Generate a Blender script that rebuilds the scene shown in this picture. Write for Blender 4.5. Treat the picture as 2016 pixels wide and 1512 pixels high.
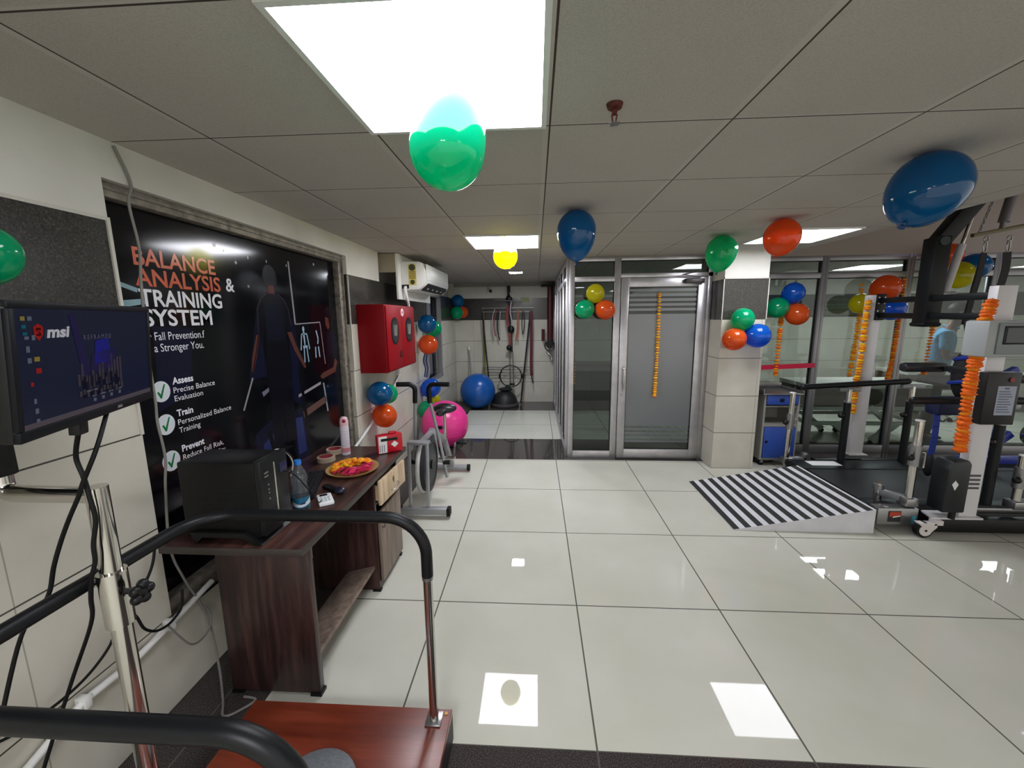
import bpy, bmesh, math, random
from mathutils import Vector, Matrix, Euler
random.seed(7)
PI = math.pi
S = bpy.context.scene
C = S.collection
for o in list(bpy.data.objects):
    bpy.data.objects.remove(o)

# ---------------------------------------------------------------- camera
H, CE = 1.640, 2.288            # eye height, ceiling height
YAW, PITCH, ROLL = -0.0589, 0.1619, 0.0097
cy, sy, cp, sp, cr, sr = math.cos(YAW), math.sin(YAW), math.cos(PITCH), math.sin(PITCH), math.cos(ROLL), math.sin(ROLL)
fw = Vector((sy*cp, cy*cp, -sp)); rt = Vector((cy, -sy, 0)); dn = -rt.cross(fw)
r2 = cr*rt + sr*dn; d2 = -sr*rt + cr*dn
cam_d = bpy.data.cameras.new('camera'); cam = bpy.data.objects.new('camera', cam_d); C.objects.link(cam)
cam.matrix_world = Matrix(((r2.x, -d2.x, -fw.x, 0), (r2.y, -d2.y, -fw.y, 0), (r2.z, -d2.z, -fw.z, H), (0, 0, 0, 1)))
cam_d.sensor_fit = 'HORIZONTAL'; cam_d.sensor_width = 36.0; cam_d.lens = 800.0/2016*36.0
cam_d.clip_start = 0.02; cam_d.clip_end = 60
S.camera = cam

# ---------------------------------------------------------------- world, exposure
W = bpy.data.worlds.new('world'); S.world = W; W.use_nodes = True
W.node_tree.nodes['Background'].inputs[0].default_value = (1.0, 0.97, 0.91, 1)
W.node_tree.nodes['Background'].inputs[1].default_value = 0.5
S.view_settings.view_transform = 'Standard'; S.view_settings.look = 'None'
S.view_settings.exposure = 1.32; S.view_settings.gamma = 1.0; S.view_settings.use_curve_mapping = False
PANEL = 7.0                      # radiance of the ceiling panels

# ---------------------------------------------------------------- colours and materials
def lin(c):
    return tuple(((v/255)/12.92 if v/255 <= .04045 else ((v/255+.055)/1.055)**2.4) for v in c) + (1.0,)
MATS = {}
def mat(name, col, rough=.5, metal=0., spec=.5, coat=0., emit=None, estr=0., trans=0., alpha=1., noise=0., nscale=60, ior=1.45):
    if name in MATS: return MATS[name]
    m = bpy.data.materials.new(name); m.use_nodes = True
    nt = m.node_tree; b = nt.nodes['Principled BSDF']
    b.inputs['Base Color'].default_value = lin(col)
    b.inputs['Roughness'].default_value = rough; b.inputs['Metallic'].default_value = metal
    b.inputs['Specular IOR Level'].default_value = spec; b.inputs['Coat Weight'].default_value = coat
    b.inputs['Transmission Weight'].default_value = trans; b.inputs['IOR'].default_value = ior
    b.inputs['Alpha'].default_value = alpha
    if emit:
        b.inputs['Emission Color'].default_value = lin(emit); b.inputs['Emission Strength'].default_value = estr
    if noise:
        n = nt.nodes.new('ShaderNodeTexNoise'); n.inputs['Scale'].default_value = nscale; n.inputs['Detail'].default_value = 5
        g = nt.nodes.new('ShaderNodeNewGeometry'); nt.links.new(g.outputs['Position'], n.inputs['Vector'])
        r = nt.nodes.new('ShaderNodeValToRGB')
        r.color_ramp.elements[0].position = .3; r.color_ramp.elements[1].position = .7
        r.color_ramp.elements[0].color = lin(tuple(max(0, v*(1-noise)) for v in col)); r.color_ramp.elements[1].color = lin(tuple(min(255, v*(1+noise)) for v in col))
        nt.links.new(n.outputs['Fac'], r.inputs['Fac']); nt.links.new(r.outputs['Color'], b.inputs['Base Color'])
    MATS[name] = m
    return m

class NT:
    """small helper to write node graphs"""
    def __init__(s, name):
        s.m = bpy.data.materials.new(name); s.m.use_nodes = True; s.nt = s.m.node_tree
        s.b = s.nt.nodes['Principled BSDF']; s.out = s.nt.nodes['Material Output']
        MATS[name] = s.m
    def new(s, t, **k):
        n = s.nt.nodes.new(t)
        for a, v in k.items(): setattr(n, a, v)
        return n
    def link(s, a, b): s.nt.links.new(a, b)
    def val(s, sock, v):
        if hasattr(v, 'is_linked') or isinstance(v, bpy.types.NodeSocket): s.link(v, sock)
        else: sock.default_value = v
    def math(s, op, a, b=0., c=0.):
        n = s.new('ShaderNodeMath', operation=op)
        for i, v in enumerate((a, b, c)): s.val(n.inputs[i], v)
        return n.outputs[0]
    def mix(s, f, a, b):
        n = s.new('ShaderNodeMix', data_type='RGBA'); s.val(n.inputs['Factor'], f)
        s.val(n.inputs['A'], a); s.val(n.inputs['B'], b)
        return n.outputs['Result']
    def pos(s):
        g = s.new('ShaderNodeNewGeometry'); x = s.new('ShaderNodeSeparateXYZ'); s.link(g.outputs['Position'], x.inputs[0])
        s.P = g.outputs['Position']; s.G = g
        return x.outputs
    def line(s, c, o, sp, w):
        a = s.math('DIVIDE', s.math('SUBTRACT', c, o), sp)
        f = s.math('ABSOLUTE', s.math('SUBTRACT', s.math('FRACT', s.math('ADD', a, .5)), .5))
        return s.math('LESS_THAN', s.math('MULTIPLY', f, sp), w/2)
    def noise(s, scale, detail=4, vec=None, rough=.5):
        n = s.new('ShaderNodeTexNoise'); n.inputs['Scale'].default_value = scale; n.inputs['Detail'].default_value = detail
        n.inputs['Roughness'].default_value = rough
        s.link(vec if vec is not None else s.P, n.inputs['Vector'])
        return n.outputs['Fac']
    def ramp(s, f, stops):
        r = s.new('ShaderNodeValToRGB'); e = r.color_ramp.elements
        while len(e) < len(stops): e.new(.5)
        for el, (p, c) in zip(e, stops): el.position = p; el.color = lin(c)
        s.link(f, r.inputs['Fac']); return r.outputs['Color']
    def schlick(s, f0):
        l = s.new('ShaderNodeLayerWeight'); l.inputs[0].default_value = .5
        return s.math('ADD', s.math('MULTIPLY', s.math('POWER', l.outputs['Facing'], 5.), 1-f0), f0)
    def rng(s, c, a, b):
        return s.math('MULTIPLY', s.math('GREATER_THAN', c, a), s.math('LESS_THAN', c, b))

def m_floor():
    n = NT('floor_tiles'); X, Y, Z = n.pos()
    base = n.ramp(n.noise(1.7, 5), [(.3, (186, 186, 171)), (.7, (198, 197, 185))])
    gx = n.line(X, -.5645, .8, .0075); gy1 = n.line(Y, 1.3217, .8, .0075)
    grout = n.math('MAXIMUM', gx, gy1)
    light = n.mix(grout, base, lin((92, 90, 82)))
    sp_ = n.noise(260, 3)
    gran = n.ramp(sp_, [(.35, (38, 35, 34)), (.58, (66, 61, 59)), (.72, (112, 106, 102))])
    gran = n.mix(n.math('MAXIMUM', gx, 0.), gran, lin((84, 80, 76)))
    k = n.math('MAXIMUM', n.math('LESS_THAN', X, -1.18), n.math('LESS_THAN', Y, 1.3217))
    k = n.math('MAXIMUM', k, n.rng(Y, 4.552, 5.37)); k = n.math('MAXIMUM', k, n.math('GREATER_THAN', Y, 7.09))
    k = n.math('MULTIPLY', k, n.math('SUBTRACT', 1., n.math('LESS_THAN', Y, .15)))
    n.link(n.mix(k, light, gran), n.b.inputs['Base Color'])
    n.b.inputs['Roughness'].default_value = .02; n.b.inputs['IOR'].default_value = 1.3
    return n.m
def m_wall():
    n = NT('wall_finish'); X, Y, Z = n.pos()
    tile = n.ramp(n.noise(3, 5), [(.3, (184, 180, 165)), (.7, (200, 197, 184))])
    seam = n.math('MAXIMUM', n.line(Z, 0., .4, .006), n.math('MULTIPLY', n.line(n.math('ADD', X, Y), .25, .8, .004), .5))
    tile = n.mix(seam, tile, lin((70, 68, 62)))
    gran = n.ramp(n.noise(190, 4, rough=.7), [(.32, (26, 26, 24)), (.55, (58, 56, 52)), (.68, (88, 84, 78)), (.8, (150, 142, 130))])
    plas = n.ramp(n.noise(2.3, 6), [(.3, (196, 194, 184)), (.7, (214, 212, 204))])
    c = n.mix(n.math('GREATER_THAN', Z, 1.6), tile, gran)
    c = n.mix(n.math('GREATER_THAN', Z, 2.005), c, plas)
    n.link(c, n.b.inputs['Base Color'])
    rgh = n.math('MULTIPLY', n.math('GREATER_THAN', Z, 2.005), .55)
    n.link(n.math('ADD', rgh, .22), n.b.inputs['Roughness'])
    return n.m
def m_ceiling():
    n = NT('ceiling_tiles'); X, Y, Z = n.pos()
    base = n.ramp(n.noise(1.1, 4), [(.3, (176, 171, 163)), (.7, (188, 184, 176))])
    sp_ = n.ramp(n.noise(230, 3), [(.35, (150, 146, 140)), (.6, (188, 184, 177))])
    base = n.mix(.35, base, sp_)
    tb = n.math('MAXIMUM', n.line(X, .0355, .61, .024), n.line(Y, .2964, .61, .012))
    dk = n.math('MAXIMUM', n.line(X, .0355+.013, .61, .006), n.line(Y, .2964+.006, .61, .006))
    c = n.mix(tb, base, lin((186, 182, 175))); c = n.mix(dk, c, lin((66, 60, 54)))
    n.link(c, n.b.inputs['Base Color']); n.b.inputs['Roughness'].default_value = .8; n.b.inputs['Specular IOR Level'].default_value = .2
    return n.m
def m_wood(name, c1, c2, c3, axis='X', scale=9, rough=.3):
    n = NT(name); n.pos()
    mp = n.new('ShaderNodeMapping'); n.link(n.P, mp.inputs['Vector'])
    sc = {'X': (.25, 3, 3), 'Y': (3, .25, 3), 'Z': (3, 3, .25)}[axis]; mp.inputs['Scale'].default_value = sc
    f = n.noise(scale, 7, mp.outputs[0], .65)
    n.link(n.ramp(f, [(.34, c1), (.5, c2), (.66, c3)]), n.b.inputs['Base Color']); n.b.inputs['Roughness'].default_value = rough
    return n.m
def m_glass(name, tint=(225, 232, 228), refl=1.0, haze=0.):
    n = NT(name); nt = n.nt
    t = n.new('ShaderNodeBsdfTransparent'); t.inputs[0].default_value = lin(tint)
    g = n.new('ShaderNodeBsdfGlossy'); g.inputs['Roughness'].default_value = .01
    mx = n.new('ShaderNodeMixShader'); n.link(n.math('MULTIPLY', n.schlick(.04), refl), mx.inputs[0])
    base = t.outputs[0]
    if haze:
        df = n.new('ShaderNodeBsdfTranslucent'); df.inputs[0].default_value = lin((225, 230, 235)); d3 = n.new('ShaderNodeBsdfDiffuse'); d3.inputs[0].default_value = lin((225, 230, 235))
        m1 = n.new('ShaderNodeMixShader'); n.link(df.outputs[0], m1.inputs[1]); n.link(d3.outputs[0], m1.inputs[2]); m2 = n.new('ShaderNodeMixShader'); m2.inputs[0].default_value = haze
        n.link(base, m2.inputs[1]); n.link(m1.outputs[0], m2.inputs[2]); base = m2.outputs[0]
    n.link(base, mx.inputs[1]); n.link(g.outputs[0], mx.inputs[2]); n.link(mx.outputs[0], n.out.inputs[0])
    return n.m
def m_frost():
    n = NT('frosted_film')
    d = n.new('ShaderNodeBsdfDiffuse'); d.inputs[0].default_value = lin((120, 124, 128))
    tr = n.new('ShaderNodeBsdfTranslucent'); tr.inputs[0].default_value = lin((150, 154, 156))
    tp = n.new('ShaderNodeBsdfTransparent'); gl = n.new('ShaderNodeBsdfGlossy'); gl.inputs['Roughness'].default_value = .25
    a = n.new('ShaderNodeMixShader'); a.inputs[0].default_value = .5; n.link(d.outputs[0], a.inputs[1]); n.link(tr.outputs[0], a.inputs[2])
    b = n.new('ShaderNodeMixShader'); b.inputs[0].default_value = .22; n.link(a.outputs[0], b.inputs[1]); n.link(tp.outputs[0], b.inputs[2])
    c = n.new('ShaderNodeMixShader'); c.inputs[0].default_value = .12; n.link(b.outputs[0], c.inputs[1]); n.link(gl.outputs[0], c.inputs[2])
    n.link(c.outputs[0], n.out.inputs[0]); return n.m
def m_balloon(name, col, tcol=None, tp=.22):
    n = NT(name); c = lin(col)
    d = n.new('ShaderNodeBsdfDiffuse'); d.inputs[0].default_value = c
    tr = n.new('ShaderNodeBsdfTranslucent'); tr.inputs[0].default_value = c
    t = n.new('ShaderNodeBsdfTransparent'); t.inputs[0].default_value = lin(tcol or col)
    g = n.new('ShaderNodeBsdfGlossy'); g.inputs['Roughness'].default_value = .06
    a = n.new('ShaderNodeMixShader'); a.inputs[0].default_value = .45; n.link(d.outputs[0], a.inputs[1]); n.link(tr.outputs[0], a.inputs[2])
    b = n.new('ShaderNodeMixShader'); b.inputs[0].default_value = tp; n.link(a.outputs[0], b.inputs[1]); n.link(t.outputs[0], b.inputs[2])
    m = n.new('ShaderNodeMixShader'); n.link(n.schlick(.035), m.inputs[0]); n.link(b.outputs[0], m.inputs[1]); n.link(g.outputs[0], m.inputs[2])
    n.link(m.outputs[0], n.out.inputs[0]); return n.m
def m_emit(name, col, st):
    n = NT(name); e = n.new('ShaderNodeEmission'); e.inputs[0].default_value = lin(col); e.inputs[1].default_value = st
    n.link(e.outputs[0], n.out.inputs[0]); return n.m

FLOOR, WALL, CEILM = m_floor(), m_wall(), m_ceiling()
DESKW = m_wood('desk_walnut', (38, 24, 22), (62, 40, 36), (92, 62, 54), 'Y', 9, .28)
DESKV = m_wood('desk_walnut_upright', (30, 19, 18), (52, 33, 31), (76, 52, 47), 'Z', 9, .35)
PLATW = m_wood('platform_mahogany', (84, 30, 16), (106, 42, 24), (124, 54, 34), 'X', 5, .3)
PALEW = m_wood('pale_drawer_wood', (172, 146, 116), (200, 176, 144), (216, 194, 164), 'Z', 8, .45)
GREYW = m_wood('grey_brown_laminate', (92, 78, 68), (118, 102, 90), (140, 124, 110), 'Z', 8, .45)
GLASS = m_glass('clear_glass', (216, 224, 220)); SIDEGLASS = m_glass('side_glass', (196, 206, 204))
FROST = m_frost()
ALU = mat('aluminium', (176, 174, 176), .32, .75, noise=.04, nscale=14)
ALUD = mat('aluminium_dull', (132, 132, 134), .38, .7)
CHROME = mat('chrome', (205, 202, 196), .12, 1.)
STEEL = mat('brushed_steel', (150, 150, 150), .3, .9)
BLACK = mat('black_plastic', (13, 14, 15), .4, spec=.35)
RUBBER = mat('black_rubber', (11, 12, 13), .6, spec=.3)
FOAM = mat('black_foam_grip', (11, 13, 15), .42, spec=.35, noise=.15, nscale=300)
MATTE = mat('matte_black_steel', (12, 15, 17), .45, spec=.35)
WHITE = mat('white_enamel', (214, 212, 214), .35)
WPLAST = mat('white_plastic', (222, 222, 218), .35)
GREYP = mat('grey_enamel', (128, 130, 132), .35, .4)
DARKB = mat('dark_gap', (10, 10, 12), .6)
GOLD = mat('brass_plate', (190, 150, 92), .28, .8)
RED = mat('fire_red', (128, 10, 20), .45, spec=.2)
PAPER = mat('paper', (226, 226, 226), .7)
BLUE = mat('cabinet_blue', (42, 74, 158), .4)

# ---------------------------------------------------------------- mesh builder
WL = {}
class MB:
    def __init__(s, M=None): s.bm = bmesh.new(); s.M = M
    def _bev(s, vs, bev, seg=2):
        if bev > 0:
            es = {e for v in vs for e in v.link_edges}
            bmesh.ops.bevel(s.bm, geom=list(es), offset=bev, segments=seg, affect='EDGES', profile=.5)
    def box(s, x0, x1, y0, y1, z0, z1, bev=0, M=None, seg=2):
        r = bmesh.ops.create_cube(s.bm, size=1); vs = r['verts']
        for v in vs:
            v.co = Vector((x0+(v.co.x+.5)*(x1-x0), y0+(v.co.y+.5)*(y1-y0), z0+(v.co.z+.5)*(z1-z0)))
        if M is not None: bmesh.ops.transform(s.bm, matrix=M, verts=vs)
        s._bev(vs, bev, seg); return s
    def cyl(s, p0, p1, r, r1=None, n=20, caps=True):
        p0, p1 = Vector(p0), Vector(p1); d = p1-p0; L = d.length
        q = d.to_track_quat('Z', 'Y').to_matrix().to_4x4()
        bmesh.ops.create_cone(s.bm, cap_ends=caps, segments=n, radius1=r, radius2=r if r1 is None else r1, depth=L,
                              matrix=Matrix.Translation((p0+p1)/2) @ q)
        return s
    def ball(s, c, r, n=16, sc=(1, 1, 1)):
        bmesh.ops.create_uvsphere(s.bm, u_segments=n*2, v_segments=n, radius=r, matrix=Matrix.Translation(c) @ Matrix.Diagonal((*sc, 1)))
        return s
    def bar(s, p0, p1, w, h, bev=0, up=(0, 0, 1)):
        p0, p1 = Vector(p0), Vector(p1); d = (p1-p0); L = d.length; d.normalize(); u = Vector(up)
        if abs(d.dot(u)) > .98: u = Vector((0, 1, 0))
        x = d.cross(u).normalized(); z = x.cross(d)
        M = Matrix((( x.x, d.x, z.x, p0.x), (x.y, d.y, z.y, p0.y), (x.z, d.z, z.z, p0.z), (0, 0, 0, 1)))
        return s.box(-w/2, w/2, 0, L, -h/2, h/2, bev, M)
    def tube(s, pts, r, n=12, closed=False, caps=True):
        pts = [Vector(p) for p in pts]; N = len(pts); rings = []
        rr = r if isinstance(r, (list, tuple)) else [r]*N
        up = None
        for i, p in enumerate(pts):
            a = pts[(i-1) % N] if (closed or i > 0) else p; b = pts[(i+1) % N] if (closed or i < N-1) else p
            t = (b-a).normalized()
            if up is None:
                up = Vector((0, 0, 1)) if abs(t.z) < .9 else Vector((1, 0, 0))
            x = t.cross(up).normalized(); up = x.cross(t).normalized()
            rings.append([s.bm.verts.new(p + (x*math.cos(2*PI*k/n)+up*math.sin(2*PI*k/n))*rr[i]) for k in range(n)])
        for i in range(N if closed else N-1):
            A, B = rings[i], rings[(i+1) % N]
            for k in range(n): s.bm.faces.new((A[k], A[(k+1) % n], B[(k+1) % n], B[k]))
        if caps and not closed:
            s.bm.faces.new(rings[0][::-1]); s.bm.faces.new(rings[-1])
        return s
    def lathe(s, prof, M=None, n=24):
        """prof: list of (r, z); M places it"""
        M = M or Matrix(); rings = []
        for r, z in prof:
            if r < 1e-6: rings.append([s.bm.verts.new(M @ Vector((0, 0, z)))])
            else: rings.append([s.bm.verts.new(M @ Vector((r*math.cos(2*PI*k/n), r*math.sin(2*PI*k/n), z))) for k in range(n)])
        for A, B in zip(rings, rings[1:]):
            for k in range(n):
                a, a2, b, b2 = A[k % len(A)], A[(k+1) % len(A)], B[k % len(B)], B[(k+1) % len(B)]
                f = [v for i, v in enumerate((a, a2, b2, b)) if v not in (a, a2, b2, b)[:i]]
                if len(f) > 2:
                    try: s.bm.faces.new(f)
                    except ValueError: pass
        return s
    def prism(s, poly, d, bev=0):
        """poly: 3-D points of a flat outline; extruded by vector d"""
        d = Vector(d); A = [s.bm.verts.new(Vector(p)) for p in poly]; B = [s.bm.verts.new(Vector(p)+d) for p in poly]
        s.bm.faces.new(A[::-1]); s.bm.faces.new(B); n = len(A)
        for k in range(n): s.bm.faces.new((A[k], A[(k+1) % n], B[(k+1) % n], B[k]))
        s._bev(A+B, bev); return s
    def quad(s, pts):
        s.bm.faces.new([s.bm.verts.new(Vector(p)) for p in pts]); return s
    def build(s, name, material, parent=None, label=None, smooth=True, sharp=.6):
        bm = s.bm
        if s.M is not None: bmesh.ops.transform(bm, matrix=s.M, verts=bm.verts)
        bmesh.ops.recalc_face_normals(bm, faces=bm.faces)
        if parent is None:
            xs = [v.co for v in bm.verts]
            off = Vector(((min(v.x for v in xs)+max(v.x for v in xs))/2, (min(v.y for v in xs)+max(v.y for v in xs))/2, min(v.z for v in xs)))
        else: off = WL[parent.name]
        bmesh.ops.translate(bm, vec=-off, verts=bm.verts)
        for f in bm.faces: f.smooth = smooth
        if smooth:
            for e in bm.edges:
                if len(e.link_faces) == 2 and e.calc_face_angle(0) > sharp: e.smooth = False
        me = bpy.data.meshes.new(name); bm.to_mesh(me); bm.free(); me.materials.append(material)
        o = bpy.data.objects.new(name, me); C.objects.link(o)
        if parent is None: o.location = off; WL[o.name] = off
        else: o.parent = parent; WL[o.name] = off
        if label: o['label'] = label
        return o
def tag(o, label, cat, group=None, kind=None):
    o['label'] = label; o['category'] = cat
    if group: o['group'] = group
    if kind: o['kind'] = kind
    return o
def thing(name, label, cat, loc, group=None):
    o = bpy.data.objects.new(name, None); C.objects.link(o); o.location = loc; o.empty_display_size = .05
    WL[o.name] = Vector(loc); return tag(o, label, cat, group)
def struct(name, label, cat='room', loc=None, o=None):
    if o is None:
        o = bpy.data.objects.new(name, None); C.objects.link(o); o.location = loc; WL[o.name] = Vector(loc); o.empty_display_size = .05
    o['kind'] = 'structure'; o['label'] = label; o['category'] = cat
    return o
def frame4(p, x, y, z):
    """matrix with origin p and columns x, y, z"""
    return Matrix(((x[0], y[0], z[0], p[0]), (x[1], y[1], z[1], p[1]), (x[2], y[2], z[2], p[2]), (0, 0, 0, 1)))
def spline(pts, n=8):
    pts = [Vector(p) for p in pts]; out = []
    for i in range(len(pts)-1):
        p0 = pts[max(i-1, 0)]; p1 = pts[i]; p2 = pts[i+1]; p3 = pts[min(i+2, len(pts)-1)]
        for k in range(n):
            t = k/n
            out.append(.5*((2*p1)+(p2-p0)*t+(2*p0-5*p1+4*p2-p3)*t*t+(3*p1-p0-3*p2+p3)*t**3))
    out.append(pts[-1]); return out
def arc_path(pts, rad, n=8):
    """polyline with rounded corners"""
    pts = [Vector(p) for p in pts]; out = [pts[0]]
    for i in range(1, len(pts)-1):
        a = (pts[i-1]-pts[i]).normalized(); b = (pts[i+1]-pts[i]).normalized()
        ang = a.angle(b); t = rad/math.tan(ang/2)
        p, q = pts[i]+a*t, pts[i]+b*t
        c = pts[i]+(a+b).normalized()*rad/math.sin(ang/2)
        for k in range(n+1):
            v = (p.lerp(q, k/n)-c).normalized()*rad; out.append(c+v)
    out.append(pts[-1]); return out
_cap = []
def text_mb(body, origin, ux, uz, width=None, cap=.03, bold=0., ext=.0008, anchor='L'):
    """flat lettering: origin = baseline start, ux along the line, uz up; cap = capital height"""
    def conv(t, off):
        cu = bpy.data.curves.new('t', 'FONT'); cu.body = t; cu.size = 1; cu.offset = off; cu.extrude = 0; cu.resolution_u = 3
        ob = bpy.data.objects.new('t', cu); C.objects.link(ob)
        me = bpy.data.meshes.new_from_object(ob.evaluated_get(bpy.context.evaluated_depsgraph_get()))
        bpy.data.objects.remove(ob); bpy.data.curves.remove(cu); return me
    if not _cap:
        h = conv('H', 0); _cap.append(max(v.co.y for v in h.vertices)); bpy.data.meshes.remove(h)
    me = conv(body, bold)
    xs = [v.co.x for v in me.vertices]; x0, x1 = min(xs), max(xs)
    sy_ = cap/_cap[0]; sx_ = sy_ if width is None else width/(x1-x0)
    if width is None and anchor == 'C': x0 = (x0+x1)/2
    ux, uz = Vector(ux), Vector(uz); nz = ux.cross(uz); b = MB()
    b.bm.from_mesh(me); bpy.data.meshes.remove(me)
    for v in b.bm.verts: v.co = Vector(origin) + ux*((v.co.x-x0)*sx_) + uz*(v.co.y*sy_) + nz*ext
    return b

# ================================================================ THE ROOM
fl = MB().quad([(-1.7, -3.2, 0), (9.6, -3.2, 0), (9.6, 8.0, 0), (-1.7, 8.0, 0)]).build('floor', FLOOR)
struct('', 'glossy cream tile floor with dark granite border strips', 'floor', o=fl)
cb = MB()
cb.box(-1.75, 2.68, -3.2, 8.0, CE, CE+.06); cb.box(2.68, 9.6, 4.97, 8.0, CE, CE+.06)
c1 = cb.build('ceiling', CEILM); struct('', 'grey suspended ceiling of square tiles', 'ceiling', o=c1)
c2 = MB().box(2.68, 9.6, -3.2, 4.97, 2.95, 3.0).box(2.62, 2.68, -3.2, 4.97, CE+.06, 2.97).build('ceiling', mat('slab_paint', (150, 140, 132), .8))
struct('', 'higher painted ceiling over the walking frame at the right', 'ceiling', o=c2)
wl = MB()
OY0, OY1, OZ0, OZ1 = 1.465, 3.36, .385, 2.15
wl.box(-1.78, -1.55, -3.2, OY0, 0, CE); wl.box(-1.78, -1.55, OY0, OY1, 0, OZ0); wl.box(-1.78, -1.55, OY0, OY1, OZ1, CE)
wl.box(-1.78, -1.64, OY0, OY1, OZ0, OZ1)
wl.box(-1.78, -1.55, OY1, 4.06, 0, CE); wl.box(-1.78, -1.55, 4.06, 5.7, 0, 2.005); wl.box(-1.78, -1.66, 4.06, 7.9, 2.005, CE)
wl.box(-1.78, -1.55, 5.7, 6.65, 0, .7); wl.box(-1.78, -1.55, 6.65, 7.9, 0, 2.005); wl.box(-1.78, -1.7, 5.7, 6.65, .7, 2.005)
w = wl.build('wall_left', WALL); struct('', 'left wall of cream tiles, dark granite band and white plaster', 'wall', o=w)
w = MB().box(-1.78, 9.6, 7.85, 8.0, 0, CE).build('wall_back', WALL); struct('', 'back wall of cream tiles with dark granite band', 'wall', o=w)
w = MB().box(9.5, 9.6, 4.9, 7.85, 0, CE).build('wall_right', WALL); struct('', 'far right wall behind the glazing', 'wall', o=w)
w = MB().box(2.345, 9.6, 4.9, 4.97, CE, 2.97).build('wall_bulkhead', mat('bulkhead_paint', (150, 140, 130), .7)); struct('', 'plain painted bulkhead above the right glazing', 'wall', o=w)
w = MB().box(1.908, 2.34, 4.34, 4.92, 0, CE).build('wall_pillar', WALL); struct('', 'square tiled pillar with a granite band beside the door', 'wall', o=w)
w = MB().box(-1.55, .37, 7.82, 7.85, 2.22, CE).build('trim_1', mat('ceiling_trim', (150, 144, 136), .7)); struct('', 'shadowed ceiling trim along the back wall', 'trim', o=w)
edge = mat('tile_edge', (190, 186, 176), .5)
w = MB().box(1.900, 1.908, 4.332, 4.34, 1.6, 2.02).box(2.34, 2.348, 4.332, 4.34, 1.6, 2.02).box(1.9, 2.348, 4.332, 4.34, 2.005, 2.02).build('trim_2', edge)
struct('', 'pale edge strip around the pillar granite', 'trim', o=w)
w = MB().box(-1.55, -1.544, -3.2, 1.465, 2.0, 2.012).box(-1.553, -1.543, 1.455, 1.467, 1.2, 2.012).box(-1.553, -1.543, 3.358, 3.366, 1.2, 2.0).build('trim_3', edge)
struct('', 'pale edge strip of the left wall granite', 'trim', o=w)

# poster window frame in the left wall
fr = struct('window_1', 'weathered metal frame around the dark wall poster', 'window', (-1.6, 2.4, OZ0))
wfm = mat('old_frame', (128, 122, 112), .5, .3, noise=.2, nscale=25)
fb = MB(); fb.box(-1.64, -1.58, OY0, OY1, 2.095, OZ1, .004).box(-1.64, -1.58, OY0, OY1, OZ0, .45, .004).box(-1.64, -1.585, 3.29, OY1, OZ0, OZ1, .004)
fb.box(-1.60, -1.57, OY0, OY1, 2.12, 2.132).box(-1.6, -1.57, 3.332, 3.34, OZ0, OZ1)
fb.build('frame', wfm, fr)
MB().box(-1.66, -1.55, OY0, OY1, .37, .392, .003).build('sill', mat('sill_wood', (92, 82, 72), .5, noise=.2, nscale=30), fr)
s_ = MB()
for z in (.7, 1.25, 1.8): s_.cyl((-1.585, 3.31, z), (-1.58, 3.31, z), .005, n=8)
s_.build('screw', DARKB, fr)
# second, dark window further along the left wall
w2 = struct('window_2', 'dark window on the left wall near the far corner', 'window', (-1.62, 6.2, .7))
fb = MB(); fb.box(-1.6, -1.54, 6.59, 6.65, .7, 2.005).box(-1.6, -1.56, 5.7, 5.74, .7, 2.005).box(-1.6, -1.54, 5.7, 6.65, .7, .74).box(-1.6, -1.54, 5.7, 6.65, 1.96, 2.005)
fb.build('frame', ALU, w2); MB().box(-1.66, -1.65, 5.7, 6.65, .7, 2.005).build('pane', mat('dark_pane', (22, 30, 46), .08), w2)

# ---- glazed partition: bars collected per window
FY = 4.65
def glazing(name, label, loc, bars, panes, barm=ALU, glass=GLASS, gth=.006):
    s = struct(name, label, 'window', loc); b = MB()
    for x in bars: b.box(*x, .003)
    b.build('frame', barm, s)
    for x0, x1, y0_, y1_, z0, z1 in panes:
        pn = MB().box(x0, x1, y0_, y1_, z0, z1).build('pane', glass, s); g = MB(); e = .007
        if x1-x0 > y1_-y0_: g.box(x0, x1, y0_-.006, y1_+.006, z0, z0+e).box(x0, x1, y0_-.006, y1_+.006, z1-e, z1).box(x0, x0+e, y0_-.006, y1_+.006, z0+e, z1-e).box(x1-e, x1, y0_-.006, y1_+.006, z0+e, z1-e)
        else: g.box(x0-.006, x1+.006, y0_, y1_, z0, z0+e).box(x0-.006, x1+.006, y0_, y1_, z1-e, z1).box(x0-.006, x1+.006, y0_, y0_+e, z0+e, z1-e).box(x0-.006, x1+.006, y1_-e, y1_, z0+e, z1-e)
        g.build('gasket', DARKB, pn)
    return s
y0, y1 = FY-.03, FY+.03
glazing('window_3', 'narrow clear glass panel and transom left of the glass door', (.6, FY, 0),
    [(.37, .43, y0, y1, 0, CE), (.86, .93, y0, y1, 0, CE), (.43, .86, y0, y1, 2.235, CE), (.43, .86, y0, y1, 2.02, 2.075), (.43, .86, y0, y1, 0, .09)],
    [(.43, .86, FY-.003, FY+.003, 2.075, 2.235), (.43, .86, FY-.003, FY+.003, .09, 2.02)])
glazing('window_4', 'glass transom above the aluminium door', (1.4, FY, 2.06),
    [(.93, 1.905, y0, y1, 2.06, 2.105), (.93, 1.905, y0, y1, 2.24, CE), (1.86, 1.905, y0, y1, 0, CE)],
    [(.93, 1.86, FY-.003, FY+.003, 2.105, 2.24)])
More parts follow.
